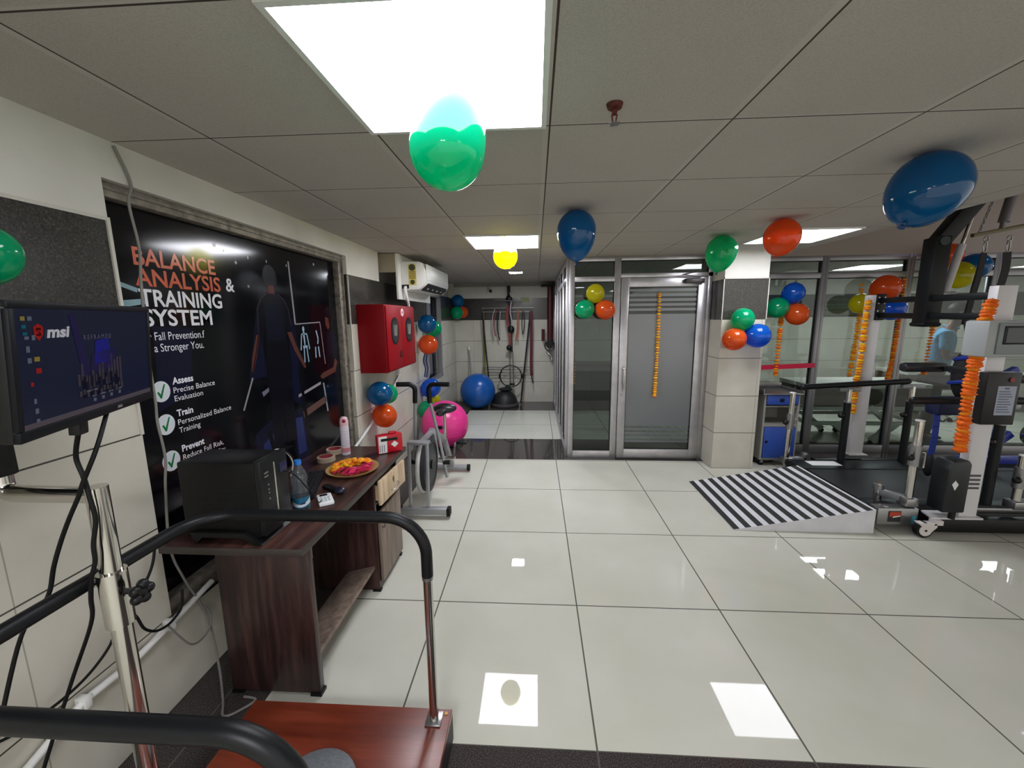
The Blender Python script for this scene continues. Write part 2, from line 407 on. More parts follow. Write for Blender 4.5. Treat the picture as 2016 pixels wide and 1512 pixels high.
# side partition along x = .37
ms = [4.68, 5.3, 5.95, 6.6, 7.25, 7.85]
for i in range(5):
    a, b_ = ms[i], ms[i+1]
    glazing('window_%d' % (5+i), 'glass panel of the side partition, bay %s from the door' % ('first', 'second', 'third', 'fourth', 'fifth')[i], (.37, (a+b_)/2, 0),
        [(.34, .4, b_-.035, b_+.0, 0, CE), (.34, .4, a, a+.03, 0, CE), (.34, .4, a+.03, b_-.035, 2.02, 2.075), (.34, .4, a+.03, b_-.035, 2.235, CE), (.34, .4, a+.03, b_-.035, 0, .09)],
        [(.367, .373, a+.03, b_-.035, 2.075, 2.235), (.367, .373, a+.03, b_-.035, .09, 2.02)], glass=SIDEGLASS)
# right glazing at y = 4.92
GY = 4.93
xs = [2.345, 3.245, 4.155, 5.06, 5.97, 6.88, 7.8, 9.5]
for i in range(7):
    a, b_ = xs[i], xs[i+1]
    w_l = .26 if i == 0 else .035
    glazing('window_%d' % (10+i), 'tall glass panel with transom right of the pillar, bay %s' % ('first', 'second', 'third', 'fourth', 'fifth', 'sixth', 'seventh')[i], ((a+b_)/2, GY, 0),
        [(a, a+w_l, GY-.035, GY+.035, 0, CE), (b_-.04, b_, GY-.035, GY+.035, 0, CE), (a+w_l, b_-.04, GY-.035, GY+.035, 2.045, 2.105), (a+w_l, b_-.04, GY-.035, GY+.035, 2.235, CE), (a+w_l, b_-.04, GY-.035, GY+.035, 0, .1)],
        [(a+w_l, b_-.04, GY-.003, GY+.003, 2.105, 2.235), (a+w_l, b_-.04, GY-.003, GY+.003, .1, 2.045)], barm=ALUD)

# ---- glass door
dr = struct('door_1', 'aluminium framed glass door with frosted film and white stripes', 'door', (1.4, FY-.03, 0))
D0, D1, DX0, DX1 = FY-.045, FY+.005, .935, 1.855
MB().box(DX0, 1.02, D0, D1, .012, 2.055, .004).box(1.755, DX1, D0, D1, .012, 2.055, .004).box(1.02, 1.755, D0, D1, 1.955, 2.055, .004).box(1.02, 1.755, D0, D1, .012, .12, .004).build('door_frame', ALU, dr)
MB().box(1.02, 1.755, FY-.024, FY-.018, .12, 1.955).build('glass', GLASS, dr)
MB().box(1.02, 1.755, FY-.034, FY-.012, .12, .127).box(1.02, 1.755, FY-.034, FY-.012, 1.948, 1.955).box(1.02, 1.027, FY-.034, FY-.012, .127, 1.948).box(1.748, 1.755, FY-.034, FY-.012, .127, 1.948).build('gasket', DARKB, dr)
f = MB(); yf = FY-.0285
f.box(1.022, 1.753, yf, yf+.002, .395, 1.665)
for k in range(5): f.box(1.022, 1.753, yf, yf+.002, 1.70+k*.052, 1.70+k*.052+.028)
for k in range(4): f.box(1.022, 1.753, yf, yf+.002, .20+k*.048, .20+k*.048+.026)
f.build('frosted_film', FROST, dr)
MB().tube(arc_path([(.982, D0, 1.08), (.982, D0-.05, 1.08), (.982, D0-.05, .82), (.982, D0, .82)], .02), .011).build('handle', CHROME, dr)
MB().cyl((.975, D0-.008, .76), (.975, D0, .76), .012).build('lock', STEEL, dr)
cl = MB().box(1.60, 1.80, D0-.05, D0, 1.985, 2.035, .006).build('door_closer', mat('closer_dark', (60, 58, 58), .4, .5), dr)
MB().bar((1.76, D0-.03, 2.045), (1.56, D0-.07, 2.075), .02, .008).bar((1.56, D0-.07, 2.075), (1.72, y0-.005, 2.11), .02, .008).build('closer_arm', mat('closer_dark', (60, 58, 58)), cl)

# ================================================================ CEILING LIGHTS
LAMPM = m_emit('panel_light', (240, 241, 250), PANEL); LAMPF = m_emit('far_panel_light', (240, 241, 250), PANEL*2.4)
LAMPC = m_emit('small_light', (236, 240, 252), PANEL*16)
LAMPV = m_emit('violet_small_light', (216, 205, 255), PANEL)
def panel(x0, y0, label, s=.61, z=CE, lm=LAMPM, rim=.016):
    t = thing('ceiling_light', label, 'ceiling light', (x0+s/2, y0+s/2, z), 'square ceiling light panels')
    b = MB(); e = rim
    b.box(x0, x0+s, y0, y0+e, z-.012, z); b.box(x0, x0+s, y0+s-e, y0+s, z-.012, z); b.box(x0, x0+e, y0+e, y0+s-e, z-.012, z); b.box(x0+s-e, x0+s, y0+e, y0+s-e, z-.012, z)
    b.build('frame', WPLAST, t)
    MB().box(x0+e, x0+s-e, y0+e, y0+s-e, z-.006, z-.001).build('diffuser', lm, t)
panel(-.5745, .9064, 'largest square ceiling light, behind the hanging green balloon')
panel(-.5745, 3.3463, 'square ceiling light behind the hanging yellow balloon', lm=LAMPF)
panel(1.8655, 3.3463, 'square ceiling light beside the orange balloon in front of the pillar', lm=m_emit('pillar_panel_light', (240, 241, 250), PANEL*1.35))
panel(-.385, 5.93, 'small square light in the far ceiling under the yellow balloon', .2, CE, LAMPC, .008)
panel(4.3055, 5.7864, 'square ceiling light inside the glazed room at the right', lm=m_emit('room_panel_light', (240, 241, 250), PANEL*2.6))
panel(6.7455, 5.7864, 'added square fill light deeper inside the glazed room', lm=MATS['room_panel_light'])  # assumed panel, added to brighten the right part of the glazed room
panel(-.5745, -1.5336, 'added square fill light behind the viewer on the left', lm=m_emit('added_rear_light', (240, 241, 250), PANEL*3.5))  # unseen panel added as fill, strengthened for the lower left wall
panel(1.8655, -1.5336, 'added square fill light behind the viewer on the right')  # unseen panel added as fill for areas away from the visible lamps
panel(.87, -.04, 'small square light just above the viewer', .2, CE, m_emit('near_small_light', (236, 240, 252), PANEL*2), .008)
panel(5.35, 3.9, 'small violet square light in the higher right ceiling', .24, 2.95, LAMPV, .008)

# sprinkler, cctv, detector
t = thing('sprinkler', 'rusty red fire sprinkler hanging from the ceiling', 'sprinkler', (.244, 1.394, CE-.06))
rust = mat('rusty_red', (86, 34, 26), .6, .2, noise=.3, nscale=150)
MB().lathe([(0, CE), (.026, CE), (.022, CE-.012), (.012, CE-.016), (0, CE-.016)], Matrix.Translation((.244, 1.394, 0))).build('escutcheon', rust, t)
MB().cyl((.244, 1.394, CE-.016), (.244, 1.394, CE-.03), .008).bar((.236, 1.394, CE-.03), (.240, 1.394, CE-.055), .004, .004).bar((.252, 1.394, CE-.03), (.248, 1.394, CE-.055), .004, .004).build('frame_arms', rust, t)
b = MB().cyl((.244, 1.394, CE-.055), (.244, 1.394, CE-.058), .013)
for k in range(8): b.bar((.244, 1.394, CE-.0565), (.244+.018*math.cos(k*PI/4), 1.394+.018*math.sin(k*PI/4), CE-.0565), .005, .002)
b.build('deflector', STEEL, t)
t = thing('security_camera', 'small white and black security camera under the far ceiling', 'camera', (-.86, 7.7, 2.2))
MB().cyl((-.86, 7.82, 2.2), (-.86, 7.74, 2.17), .02).build('bracket', WPLAST, t)
c = MB().cyl((-.87, 7.78, 2.19), (-.83, 7.62, 2.13), .035).build('housing', WPLAST, t)
MB().cyl((-.829, 7.618, 2.129), (-.826, 7.604, 2.124), .03).build('lens', BLACK, c)
# fire pipe at the back
t = thing('fire_pipe', 'dark red vertical fire pipe with valve wheel in the far corner', 'pipe', (.28, 7.7, .95))
pr = mat('pipe_red', (74, 22, 28), .4)
MB().cyl((.27, 7.72, 2.22), (.27, 7.72, 1.16), .055).cyl((.14, 7.72, 1.42), (.14, 7.72, 1.2), .03).build('riser', pr, t)
v = MB().cyl((.26, 7.64, 1.14), (.26, 7.6, 1.14), .07).build('valve', mat('valve_dark', (34, 30, 30), .4, .4), t)
MB().tube([(.26+.09*math.cos(a*PI/10), 7.58, 1.12+.09*math.sin(a*PI/10)) for a in range(20)], .011, 8, True).bar((.17, 7.58, 1.12), (.35, 7.58, 1.12), .014, .014).bar((.26, 7.58, 1.03), (.26, 7.58, 1.21), .014, .014).build('hand_wheel', mat('wheel_dark', (26, 26, 28), .4), v)
MB().tube(arc_path([(.27, 7.66, 1.1), (.22, 7.64, .98), (.3, 7.6, .92), (.3, 7.58, .84)], .03), .02).build('outlet', STEEL, t)
MB().box(.1, .42, 7.55, 7.84, 2.2, 2.225).build('ceiling_plate', DARKB, t)
# ================================================================ LEFT WALL: POSTER
PX = -1.63
po = thing('wall_poster', 'large dark printed poster about balance training on the left wall', 'poster', (PX, 2.4, .45))
MB().box(PX-.008, PX, 1.47, 3.292, .448, 2.096).build('printed_sheet', mat('poster_black', (8, 8, 13), .11, spec=.4), po)
def pcol(name, c, r=.2): return mat('print_'+name, c, r, spec=.4)
lay = [0]
def flat(b, pts, l): return b.prism([(PX+.00012*l, y, z) for y, z in pts], (.0001, 0, 0))
def ell(cy_, cz, ry, rz, n=20): return [(cy_+ry*math.cos(2*PI*k/n), cz+rz*math.sin(2*PI*k/n)) for k in range(n)]
def bar2(y0, z0, y1, z1, w0, w1=None):
    w1 = w0 if w1 is None else w1; d = Vector((y1-y0, z1-z0)).normalized(); nn = Vector((-d.y, d.x))
    return [(y0+nn.x*w0/2, z0+nn.y*w0/2), (y1+nn.x*w1/2, z1+nn.y*w1/2), (y1-nn.x*w1/2, z1-nn.y*w1/2), (y0-nn.x*w0/2, z0-nn.y*w0/2)]
b = MB(); flat(b, [(2.2, 1.3), (2.33, 1.72), (2.36, 1.3)], 1); flat(b, [(2.6, 1.1), (2.62, 1.7), (2.7, 1.6), (2.7, 1.05)], 1); flat(b, [(1.63, 1.25), (1.66, 1.62), (1.86, 1.6), (1.8, 1.3)], 1)
flat(b, [(2.17, .55), (2.2, .98), (2.38, 1.04), (2.42, .55)], 1); flat(b, [(2.58, .6), (2.58, 1.03), (2.74, 1.0), (2.76, .6)], 1)
b.build('blue_glow_shapes', pcol('navy', (14, 16, 40)), po)
b = MB(); flat(b, [(2.24, .6), (2.26, .9), (2.36, .94), (2.4, .6)], 2); flat(b, [(2.6, .72), (2.6, .98), (2.68, .97), (2.7, .72)], 2)
b.build('floor_mat_print', pcol('mat', (34, 44, 92)), po)
b = MB(); flat(b, bar2(2.22, .72, 2.42, .93, .012), 3); flat(b, bar2(2.3, 1.2, 2.42, 1.24, .03, .015), 3)
b.build('light_streaks', pcol('streak', (110, 104, 124)), po)
b = MB()
flat(b, ell(2.476, 1.895, .066, .078), 4)
flat(b, [(2.32, 1.55), (2.325, 1.70), (2.36, 1.765), (2.44, 1.8), (2.53, 1.8), (2.6, 1.77), (2.64, 1.7), (2.655, 1.56), (2.6, 1.54), (2.585, 1.62), (2.60, 1.3), (2.36, 1.3), (2.385, 1.62), (2.37, 1.53)], 4)
flat(b, [(2.36, 1.3), (2.60, 1.3), (2.60, .84), (2.49, .84), (2.485, 1.1), (2.47, .84), (2.36, .84)], 5)
flat(b, ell(3.15, 1.665, .06, .07), 4); flat(b, [(3.07, 1.35), (3.09, 1.53), (3.16, 1.58), (3.24, 1.55), (3.27, 1.2), (3.27, .9), (3.08, .9)], 4)
b.build('figure_clothing', pcol('figure', (9, 9, 18)), po)
b = MB()
flat(b, [(2.445, 1.80), (2.45, 1.85), (2.505, 1.85), (2.51, 1.80)], 5)
flat(b, [(2.325, 1.55), (2.285, 1.43), (2.24, 1.34), (2.225, 1.345), (2.245, 1.43), (2.3, 1.555)], 5)
flat(b, [(2.60, 1.56), (2.65, 1.56), (2.70, 1.45), (2.765, 1.34), (2.785, 1.31), (2.765, 1.30), (2.73, 1.345), (2.66, 1.44)], 5)
flat(b, [(3.10, 1.60), (3.10, 1.66), (3.15, 1.65), (3.16, 1.58), (3.13, 1.56)], 5)
flat(b, [(3.21, 1.33), (3.24, 1.30), (3.20, 1.22), (2.99, 1.19), (2.96, 1.215), (3.0, 1.235), (3.17, 1.26)], 5)
b.build('figure_skin', pcol('skin', (84, 48, 40)), po)
b = MB(); flat(b, bar2(2.685, 2.02, 2.70, 1.61, .016), 3); flat(b, bar2(2.70, 1.61, 3.02, 1.62, .008), 3); flat(b, bar2(3.02, 1.62, 3.05, 1.3, .008), 3)
flat(b, bar2(2.66, 1.12, 2.96, 1.165, .02), 3); flat(b, bar2(3.0, 1.16, 3.03, .93, .018), 3); flat(b, bar2(2.23, 1.31, 2.13, 1.14, .012), 3)
for q in (2.46, 2.66, 2.3): flat(b, ell(q, 1.99+.0*q, .006, .01, 8), 3)
for y, z, r in ((2.06, 2.02, .012), (2.2, 1.95, .009), (2.28, 1.83, .008), (2.42, 1.92, .006), (3.0, 2.04, .01), (2.12, 2.0, .005)): flat(b, ell(y, z, r, r, 10), 3)
b.build('pale_lines', pcol('pale', (142, 138, 142)), po)
b = MB(); flat(b, bar2(2.7, .98, 3.02, 1.03, .05), 3)
b.build('tan_bench_print', pcol('tan', (92, 66, 60)), po)
b = MB()
for path in ([(2.43, 1.80), (2.37, 1.765), (2.335, 1.71), (2.325, 1.6), (2.318, 1.55)], [(2.318, 1.55), (2.29, 1.47), (2.26, 1.40), (2.235, 1.345)], [(2.54, 1.8), (2.60, 1.765), (2.635, 1.71), (2.648, 1.6)], [(2.655, 1.55), (2.69, 1.47), (2.73, 1.40), (2.775, 1.33)]):
    for (ya, za), (yb_, zb) in zip(path, path[1:]): flat(b, bar2(ya, za, yb_, zb, .006), 5)
b.build('rim_light', pcol('rim', (52, 42, 50)), po)
b = MB(); flat(b, [(3.12, 1.35), (3.11, 1.50), (3.15, 1.56), (3.22, 1.54), (3.26, 1.45), (3.26, 1.36)], 5); flat(b, [(2.40, 1.52), (2.39, 1.68), (2.42, 1.75), (2.55, 1.75), (2.58, 1.66), (2.57, 1.5)], 5)
b.build('figure_shirt', pcol('shirt', (15, 17, 32)), po)
b = MB()   # skeleton on the printed screen
flat(b, ell(2.79, 1.575, .014, .02, 12), 4); flat(b, bar2(2.79, 1.555, 2.795, 1.45, .022, .012), 4)
flat(b, bar2(2.76, 1.54, 2.83, 1.54, .01), 4)
for y0_, z0_, y1_, z1_ in ((2.762, 1.54, 2.742, 1.43), (2.828, 1.54, 2.85, 1.43), (2.78, 1.445, 2.775, 1.34), (2.815, 1.445, 2.825, 1.34)): flat(b, bar2(y0_, z0_, y1_, z1_, .011), 4)
flat(b, bar2(2.77, 1.45, 2.825, 1.45, .018), 4)
for y0_, z0_, y1_, z1_ in ((2.93, 1.44, 2.925, 1.36), (2.97, 1.44, 2.98, 1.36), (2.955, 1.56, 2.975, 1.5), (2.975, 1.5, 2.965, 1.46)): flat(b, bar2(y0_, z0_, y1_, z1_, .014), 4)
b.build('skeleton_print', pcol('bone', (150, 176, 196)), po)
b = MB()
for y0_, z0_, y1_, z1_ in ((2.32, .98, 2.42, .5), (2.7, 1.3, 2.76, .6), (2.16, 1.0, 2.2, .5)): flat(b, bar2(y0_, z0_, y1_, z1_, .035), 6)
b.build('dark_rails_print', pcol('rail', (8, 8, 12)), po)
b = MB(); flat(b, bar2(1.5, 1.80, 1.615, 1.765, .018), 3); flat(b, bar2(1.48, 1.70, 1.64, 1.722, .03, .022), 3)
b.build('cyan_stripes', pcol('cyan', (136, 168, 176)), po)
TY, TZ = (0, 1, 0), (0, 0, 1)
ORG, TW, TGR = pcol('orange', (196, 92, 62)), pcol('white', (224, 224, 230)), pcol('green', (24, 108, 62))
def ptxt(name, s, y, z, w, cap, m, bold=0.):
    text_mb(s, (PX+.0006, y, z), TY, TZ, w, cap, bold, .0003).build(name, m, po, smooth=False)
ptxt('headline', 'BALANCE', 1.616, 1.870, .430, .068, ORG, .02); ptxt('headline', 'ANALYSIS', 1.612, 1.787, .456, .068, ORG, .02)
ptxt('headline', '&', 2.105, 1.793, .062, .066, TW, .02); ptxt('headline', 'TRAINING', 1.618, 1.703, .446, .068, TW, .02); ptxt('headline', 'SYSTEM', 1.622, 1.620, .364, .068, TW, .02)
ptxt('subtitle', 'r Fall Prevention.f', 1.632, 1.558, .293, .034, TW); ptxt('subtitle', 'a Stronger You.', 1.650, 1.508, .262, .034, TW)
for i, (z, head, l1, w1, l2, w2_) in enumerate(((1.336, 'Assess', 'Precise Balance', .238, 'Evaluation', .158), (1.188, 'Train', 'Personalized Balance', .326, 'Training', .118), (1.021, 'Prevent', 'Reduce Fall Risk,', .246, 'Enhance Stability', .253))):
    ptxt('caption_heading', head, 1.712, z+.022, (.113, .088, .128)[i], .029, TW, .03)
    ptxt('caption_line', l1, 1.712, z-.018, w1, .025, TW); ptxt('caption_line', l2, 1.712, z-.056, w2_, .025, TW)
    b = MB(); flat(b, ell(1.652, z, .045, .046, 28), 2); d_ = b.build('check_disc', pcol('disc', (206, 212, 216)), po)
    b = MB(); flat(b, [(1.632, z-.002), (1.640, z+.002), (1.648, z-.012), (1.668, z+.03), (1.676, z+.03), (1.652, z-.03), (1.645, z-.03)], 4); b.build('check_mark', TGR, d_)
# small dark notice further left on the wall
t = thing('wall_notice', 'dark notice at the very left edge, beside the monitor', 'notice', (-1.545, .8, 1.36))
MB().box(-1.549, -1.54, .5, 1.09, 1.50, 1.7).build('board', mat('notice_black', (16, 16, 20), .3), t)
text_mb('E', (-1.539, 1.05, 1.545), TY, TZ, None, .03, .03).build('lettering', TW, t, smooth=False)

# ================================================================ FIRE CABINET
t = thing('fire_hose_cabinet', 'red two-door fire hose cabinet on the left wall', 'cabinet', (-1.42, 3.85, 1.16))
X0, X1, Y0, Y1, Z0, Z1 = -1.55, -1.305, 3.49, 4.33, 1.165, 1.765
MB().box(X0, X1, Y0, Y1, Z0, Z1, .004).build('body', RED, t)
ym = (Y0+Y1)/2
glm = mat('cabinet_window', (40, 44, 46), .12)
for k, (a, b_) in enumerate(((Y0+.012, ym-.004), (ym+.004, Y1-.012))):
    d = MB().box(X1, X1+.012, a, b_, Z0+.012, Z1-.012, .003).build('door', RED, t)
    yc = (a+b_)/2; zc0, zc1, rr = Z0+.26, Z1-.13, .075
    def slot(r, x): return [(x, yc+r*math.cos(a_), zc1-.075+r*math.sin(a_)) for a_ in [PI*i/10 for i in range(11)]] + [(x, yc+r*math.cos(a_), zc0+.075+r*math.sin(a_)) for a_ in [PI+PI*i/10 for i in range(11)]]
    MB().prism(slot(.095, X1+.012), (.004, 0, 0)).build('window_gasket', RUBBER, d)
    MB().prism(slot(.078, X1+.016), (.001, 0, 0)).build('window', glm, d)
    b = MB()
    for q in range(3): b.tube([(X1+.018, yc-.03+q*.025, zc0+.06), (X1+.018, yc-.045+q*.04, zc1-.05)], .006, 6)
    b.build('hose_reflection', mat('hose_canvas', (120, 116, 108), .5), d)
    if k == 0: MB().cyl((X1+.012, b_-.05, Z0+.14), (X1+.018, b_-.05, Z0+.14), .035).build('lock_plate', mat('lock_dark', (78, 20, 22), .4, .3), d)
b = MB()
for k in range(9): b.cyl((X1+.0125, ym+.02+.03*math.cos(k*.7), Z1-.065+.025*math.sin(k*.7)), (X1+.0145, ym+.02+.03*math.cos(k*.7), Z1-.065+.025*math.sin(k*.7)), .014, n=10)
b.build('flower_sticker', mat('sticker_pink', (228, 190, 196), .5), t)
MB().box(X1, X1+.003, Y0+.03, ym-.05, Z1-.045, Z1-.042).build('ridge', mat('ridge_red', (168, 50, 56), .4), t)

# ================================================================ AIR CONDITIONER
t = thing('backing_board', 'white board fixed to the wall behind the air conditioner', 'board', (-1.38, 4.7, 1.83))
MB().box(-1.40, -1.375, 4.12, 5.35, 1.835, 2.284, .003).build('board', WPLAST, t)
MB().box(-1.65, -1.40, 4.12, 4.16, 2.1, 2.28).box(-1.65, -1.40, 5.3, 5.34, 2.1, 2.28).build('batten', mat('batten', (150, 140, 120), .7), t)
t = thing('air_conditioner', 'white wall air conditioner high on the left wall', 'air conditioner', (-1.25, 4.75, 1.93))
YA, YB = 4.22, 5.28
prof = [(-1.375, 2.215), (-1.19, 2.215), (-1.155, 2.2), (-1.125, 2.12), (-1.12, 2.02), (-1.135, 1.985), (-1.2, 1.935), (-1.35, 1.93), (-1.375, 1.945)]
ac = MB().prism([(x, YA, z) for x, z in prof], (0, YB-YA, 0), .008).build('housing', WPLAST, t)
MB().box(-1.126, -1.112, YA+.02, YB-.02, 2.03, 2.19, .006).build('front_panel', WPLAST, t)
MB().prism([(-1.118, YA+.08, 2.0), (-1.128, YA+.08, 1.975), (-1.195, YA+.08, 1.93), (-1.2, YA+.08, 1.945)], (0, YB-YA-.16, 0)).build('air_outlet', DARKB, t)
b = MB()
for k in range(4): b.box(-1.175, -1.15, YA+.2+k*.2, YA+.205+k*.2, 1.948, 1.966)
b.build('vane', WPLAST, t)
MB().box(-1.113, -1.1105, YA+.07, YA+.15, 2.11, 2.125).build('display', mat('ac_display', (240, 240, 240), .2), t)
yel = mat('energy_yellow', (206, 190, 96), .5)
s_ = MB().box(-1.30, -1.22, YA-.002, YA, 1.98, 2.19).build('energy_label', yel, t)
MB().lathe([(0, 0), (.034, 0), (.034, .002), (0, .002)], frame4((-1.26, YA-.002, 2.155), (1, 0, 0), (0, 0, 1), (0, -1, 0)), 20).lathe([(0, 0), (.024, 0), (.024, .002), (0, .002)], frame4((-1.26, YA-.002, 2.01), (1, 0, 0), (0, 0, 1), (0, -1, 0)), 20).build('label_badge', mat('badge_olive', (62, 66, 42), .5), s_)
b = MB()
for k in range(4): b.box(-1.292, -1.228, YA-.004, YA-.002, 2.045+k*.02, 2.054+k*.02)
b.build('label_print', mat('label_brown', (120, 96, 44), .5), s_)
MB().box(-1.375, -1.30, YA-.004, YA, 1.945, 1.985).build('pipe_notch', DARKB, t)
t = thing('drain_hose', 'white drain hose hanging from the air conditioner behind the red cabinet', 'hose', (-1.35, 4.2, 1.7))
MB().tube(spline([(-1.335, 4.23, 1.96), (-1.335, 4.2, 1.94), (-1.335, 4.24, 1.85), (-1.36, 4.36, 1.74), (-1.42, 4.40, 1.5), (-1.50, 4.40, 1.2), (-1.53, 4.40, 1.02)], 6), .016).build('tube', WPLAST, t)
t = thing('junction_box', 'small white socket box on the plaster beside the air conditioner board', 'socket', (-1.6, 4.1, 2.03))
MB().box(-1.66, -1.6, 4.07, 4.15, 2.03, 2.1, .004).build('box', WPLAST, t)
t = tag(MB().tube(spline([(-1.53, 4.45, 1.02), (-1.525, 4.2, .9), (-1.525, 3.9, .78), (-1.525, 3.4, .62), (-1.525, 2.9, .48)], 6), .013).build('conduit', WPLAST), 'white drain pipe sloping down the tiles behind the exercise bike', 'pipe')

# ================================================================ DESK
t = thing('desk', 'dark wood office desk against the poster wall', 'desk', (-1.2, 2.1, 0))
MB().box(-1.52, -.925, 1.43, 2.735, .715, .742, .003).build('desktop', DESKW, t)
MB().box(-.931, -.922, 1.43, 2.735, .712, .7425, .002).box(-1.52, -.922, 1.424, 1.431, .712, .7425, .002).build('edge_band', mat('edge_band_grey', (58, 52, 48), .4), t)
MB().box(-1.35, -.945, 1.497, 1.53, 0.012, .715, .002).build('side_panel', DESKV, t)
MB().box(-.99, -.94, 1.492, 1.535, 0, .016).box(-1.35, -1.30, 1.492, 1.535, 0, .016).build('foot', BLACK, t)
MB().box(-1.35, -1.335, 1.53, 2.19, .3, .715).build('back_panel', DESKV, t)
MB().box(-1.14, -.965, 1.53, 2.19, .13, .15, .002, Matrix.Translation((0, 0, 0)) @ Matrix.Translation((-1.05, 0, .14)) @ Matrix.Rotation(-.25, 4, 'Y') @ Matrix.Translation((1.05, 0, -.14))).build('footrest', GREYW, t)
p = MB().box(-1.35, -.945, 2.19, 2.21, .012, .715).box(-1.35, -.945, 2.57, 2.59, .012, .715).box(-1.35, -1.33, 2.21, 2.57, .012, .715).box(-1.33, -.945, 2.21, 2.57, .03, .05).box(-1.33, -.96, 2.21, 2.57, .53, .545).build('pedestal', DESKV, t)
MB().box(-.99, -.94, 2.187, 2.212, 0, .016).box(-.99, -.94, 2.568, 2.593, 0, .016).build('foot', BLACK, t)
d = MB().box(-.942, -.925, 2.21, 2.57, .055, .50, .002).build('door', GREYW, p)
d2_ = MB(Matrix.Translation((-.9, 2.39, .62)) @ Matrix.Rotation(-.06, 4, 'Z') @ Matrix.Translation((.9, -2.39, -.62))).box(-.915, -.898, 2.205, 2.58, .55, .70, .002).build('drawer_front', PALEW, p)
MB().box(-1.25, -.915, 2.23, 2.245, .57, .66).box(-1.25, -.915, 2.54, 2.555, .57, .66).box(-1.25, -.915, 2.245, 2.54, .57, .576).build('drawer_box', PALEW, p)
MB().tube(arc_path([(-.898, 2.34, .59), (-.878, 2.34, .59), (-.878, 2.44, .605), (-.898, 2.44, .605)], .008), .005).build('handle', CHROME, d2_)
MB().prism([(-.897, 2.39, .665), (-.897, 2.402, .645), (-.897, 2.39, .622), (-.897, 2.378, .645)], (.002, 0, 0)).build('keyhole_plate', mat('keyplate', (84, 66, 48), .4, .6), d2_)
MB().tube(arc_path([(-.925, 2.235, .40), (-.905, 2.235, .40), (-.905, 2.235, .48), (-.925, 2.235, .48)], .008), .005).build('handle', STEEL, d)

DZ = .7425
# computer tower
t = thing('computer_tower', 'black computer tower lying along the near edge of the desk', 'computer', (-1.24, 1.57, DZ))
MB().box(-1.43, -1.11, 1.465, 1.64, DZ+.022, 1.085, .008).build('case', mat('pc_case', (8, 9, 10), .4, spec=.3), t)
b = MB()
for i in range(15):
    for j in range(9): b.cyl((-1.34+i*.011+(j % 2)*.0055, 1.4635, .86+j*.011), (-1.34+i*.011+(j % 2)*.0055, 1.466, .86+j*.011), .0036, n=6)
b.build('side_vents', DARKB, t)
fp = MB().box(-1.112, -1.085, 1.465, 1.64, DZ+.03, 1.09, .006).build('front_bezel', mat('pc_front', (20, 22, 23), .32, spec=.4), t)
MB().box(-1.086, -1.083, 1.545, 1.553, .80, 1.06).build('silver_stripe', CHROME, fp)
b = MB()
for z in (1.03, 1.015): b.box(-1.086, -1.083, 1.485, 1.51, z, z+.006)
for z in (.98, .96, .945, .92): b.cyl((-1.086, 1.505, z), (-1.083, 1.505, z), .004, n=8)
b.build('ports', STEEL, fp)
MB().box(-1.086, -1.082, 1.585, 1.63, 1.0, 1.04, .002).build('power_button', mat('pc_button', (30, 30, 70), .3), fp)
MB().prism([(-1.38, 1.45, DZ), (-1.40, 1.45, DZ+.05), (-1.17, 1.45, DZ+.05), (-1.10, 1.45, DZ), (-1.14, 1.45, DZ), (-1.18, 1.45, DZ+.03), (-1.35, 1.45, DZ+.03)], (0, .2, 0)).build('stand', BLACK, t)
# cables behind the tower
def wire(name, pts, r, m, label, cat='cable', n=8, grp=None):
    return tag(MB().tube(spline(pts, n), r, 8).build(name, m), label, cat, grp)
CORD = mat('grey_cord', (120, 118, 112), .5); WCORD = mat('white_cord', (206, 200, 192), .5)
wire('cable', [(-1.20, 1.67, .98), (-1.20, 1.75, 1.02), (-1.25, 1.9, .98), (-1.3, 2.05, .86), (-1.33, 2.15, .75), (-1.38, 2.2, .747)], .004, RUBBER, 'black cable looping behind the computer tower')
wire('cable', [(-1.25, 1.67, .95), (-1.27, 1.75, .985), (-1.3, 1.86, .9), (-1.31, 1.95, .80), (-1.36, 2.05, .748)], .005, RUBBER, 'thick black cable drooping behind the computer tower', n=8)
wire('cable', [(-1.34, 1.67, .9), (-1.36, 1.8, .93), (-1.39, 2.0, .955), (-1.41, 2.13, .9), (-1.41, 2.18, .82), (-1.41, 2.15, .747)], .0045, WCORD, 'white cable arching over the black cables on the desk')
wire('cable', [(-1.13, 1.67, .93), (-1.14, 1.74, .95), (-1.2, 1.85, .86), (-1.24, 1.9, .76), (-1.28, 1.96, .747)], .004, mat('grey_cable', (70, 70, 74), .5), 'dark grey cable bunch behind the computer tower')
wire('cable', [(-1.083, 1.61, 1.0), (-1.06, 1.65, .96), (-1.045, 1.71, .87), (-1.045, 1.78, .775), (-1.05, 1.82, .764)], .0025, RUBBER, 'thin black cable from the tower to the white remote')
# bottle
t = thing('water_bottle', 'clear water bottle with blue cap and blue label beside the computer', 'bottle', (-1.118, 1.765, DZ))
M0 = Matrix.Translation((-1.118, 1.765, DZ))
PETM = m_glass('bottle_plastic', (222, 230, 234), 1.0, .10)
MB().lathe([(0, 0), (.034, 0), (.037, .008), (.037, .05), (.035, .075), (.0365, .1), (.032, .125), (.037, .15), (.036, .165), (.026, .195), (.0135, .222), (.0135, .235), (0, .235)], M0).build('body', PETM, t)
MB().lathe([(0, .004), (.0335, .004), (.035, .01), (.035, .07), (0, .07)], M0).build('water', m_glass('water_tint', (150, 186, 206), .5), t)
MB().cyl((-1.118, 1.765, DZ+.226), (-1.118, 1.765, DZ+.247), .0155).build('cap', mat('cap_blue', (36, 116, 200), .4), t)
lb = MB().lathe([(.0376, .02), (.0376, .072)], M0, 32).build('label', mat('label_teal', (30, 96, 128), .4), t)
b = MB(); ring = []
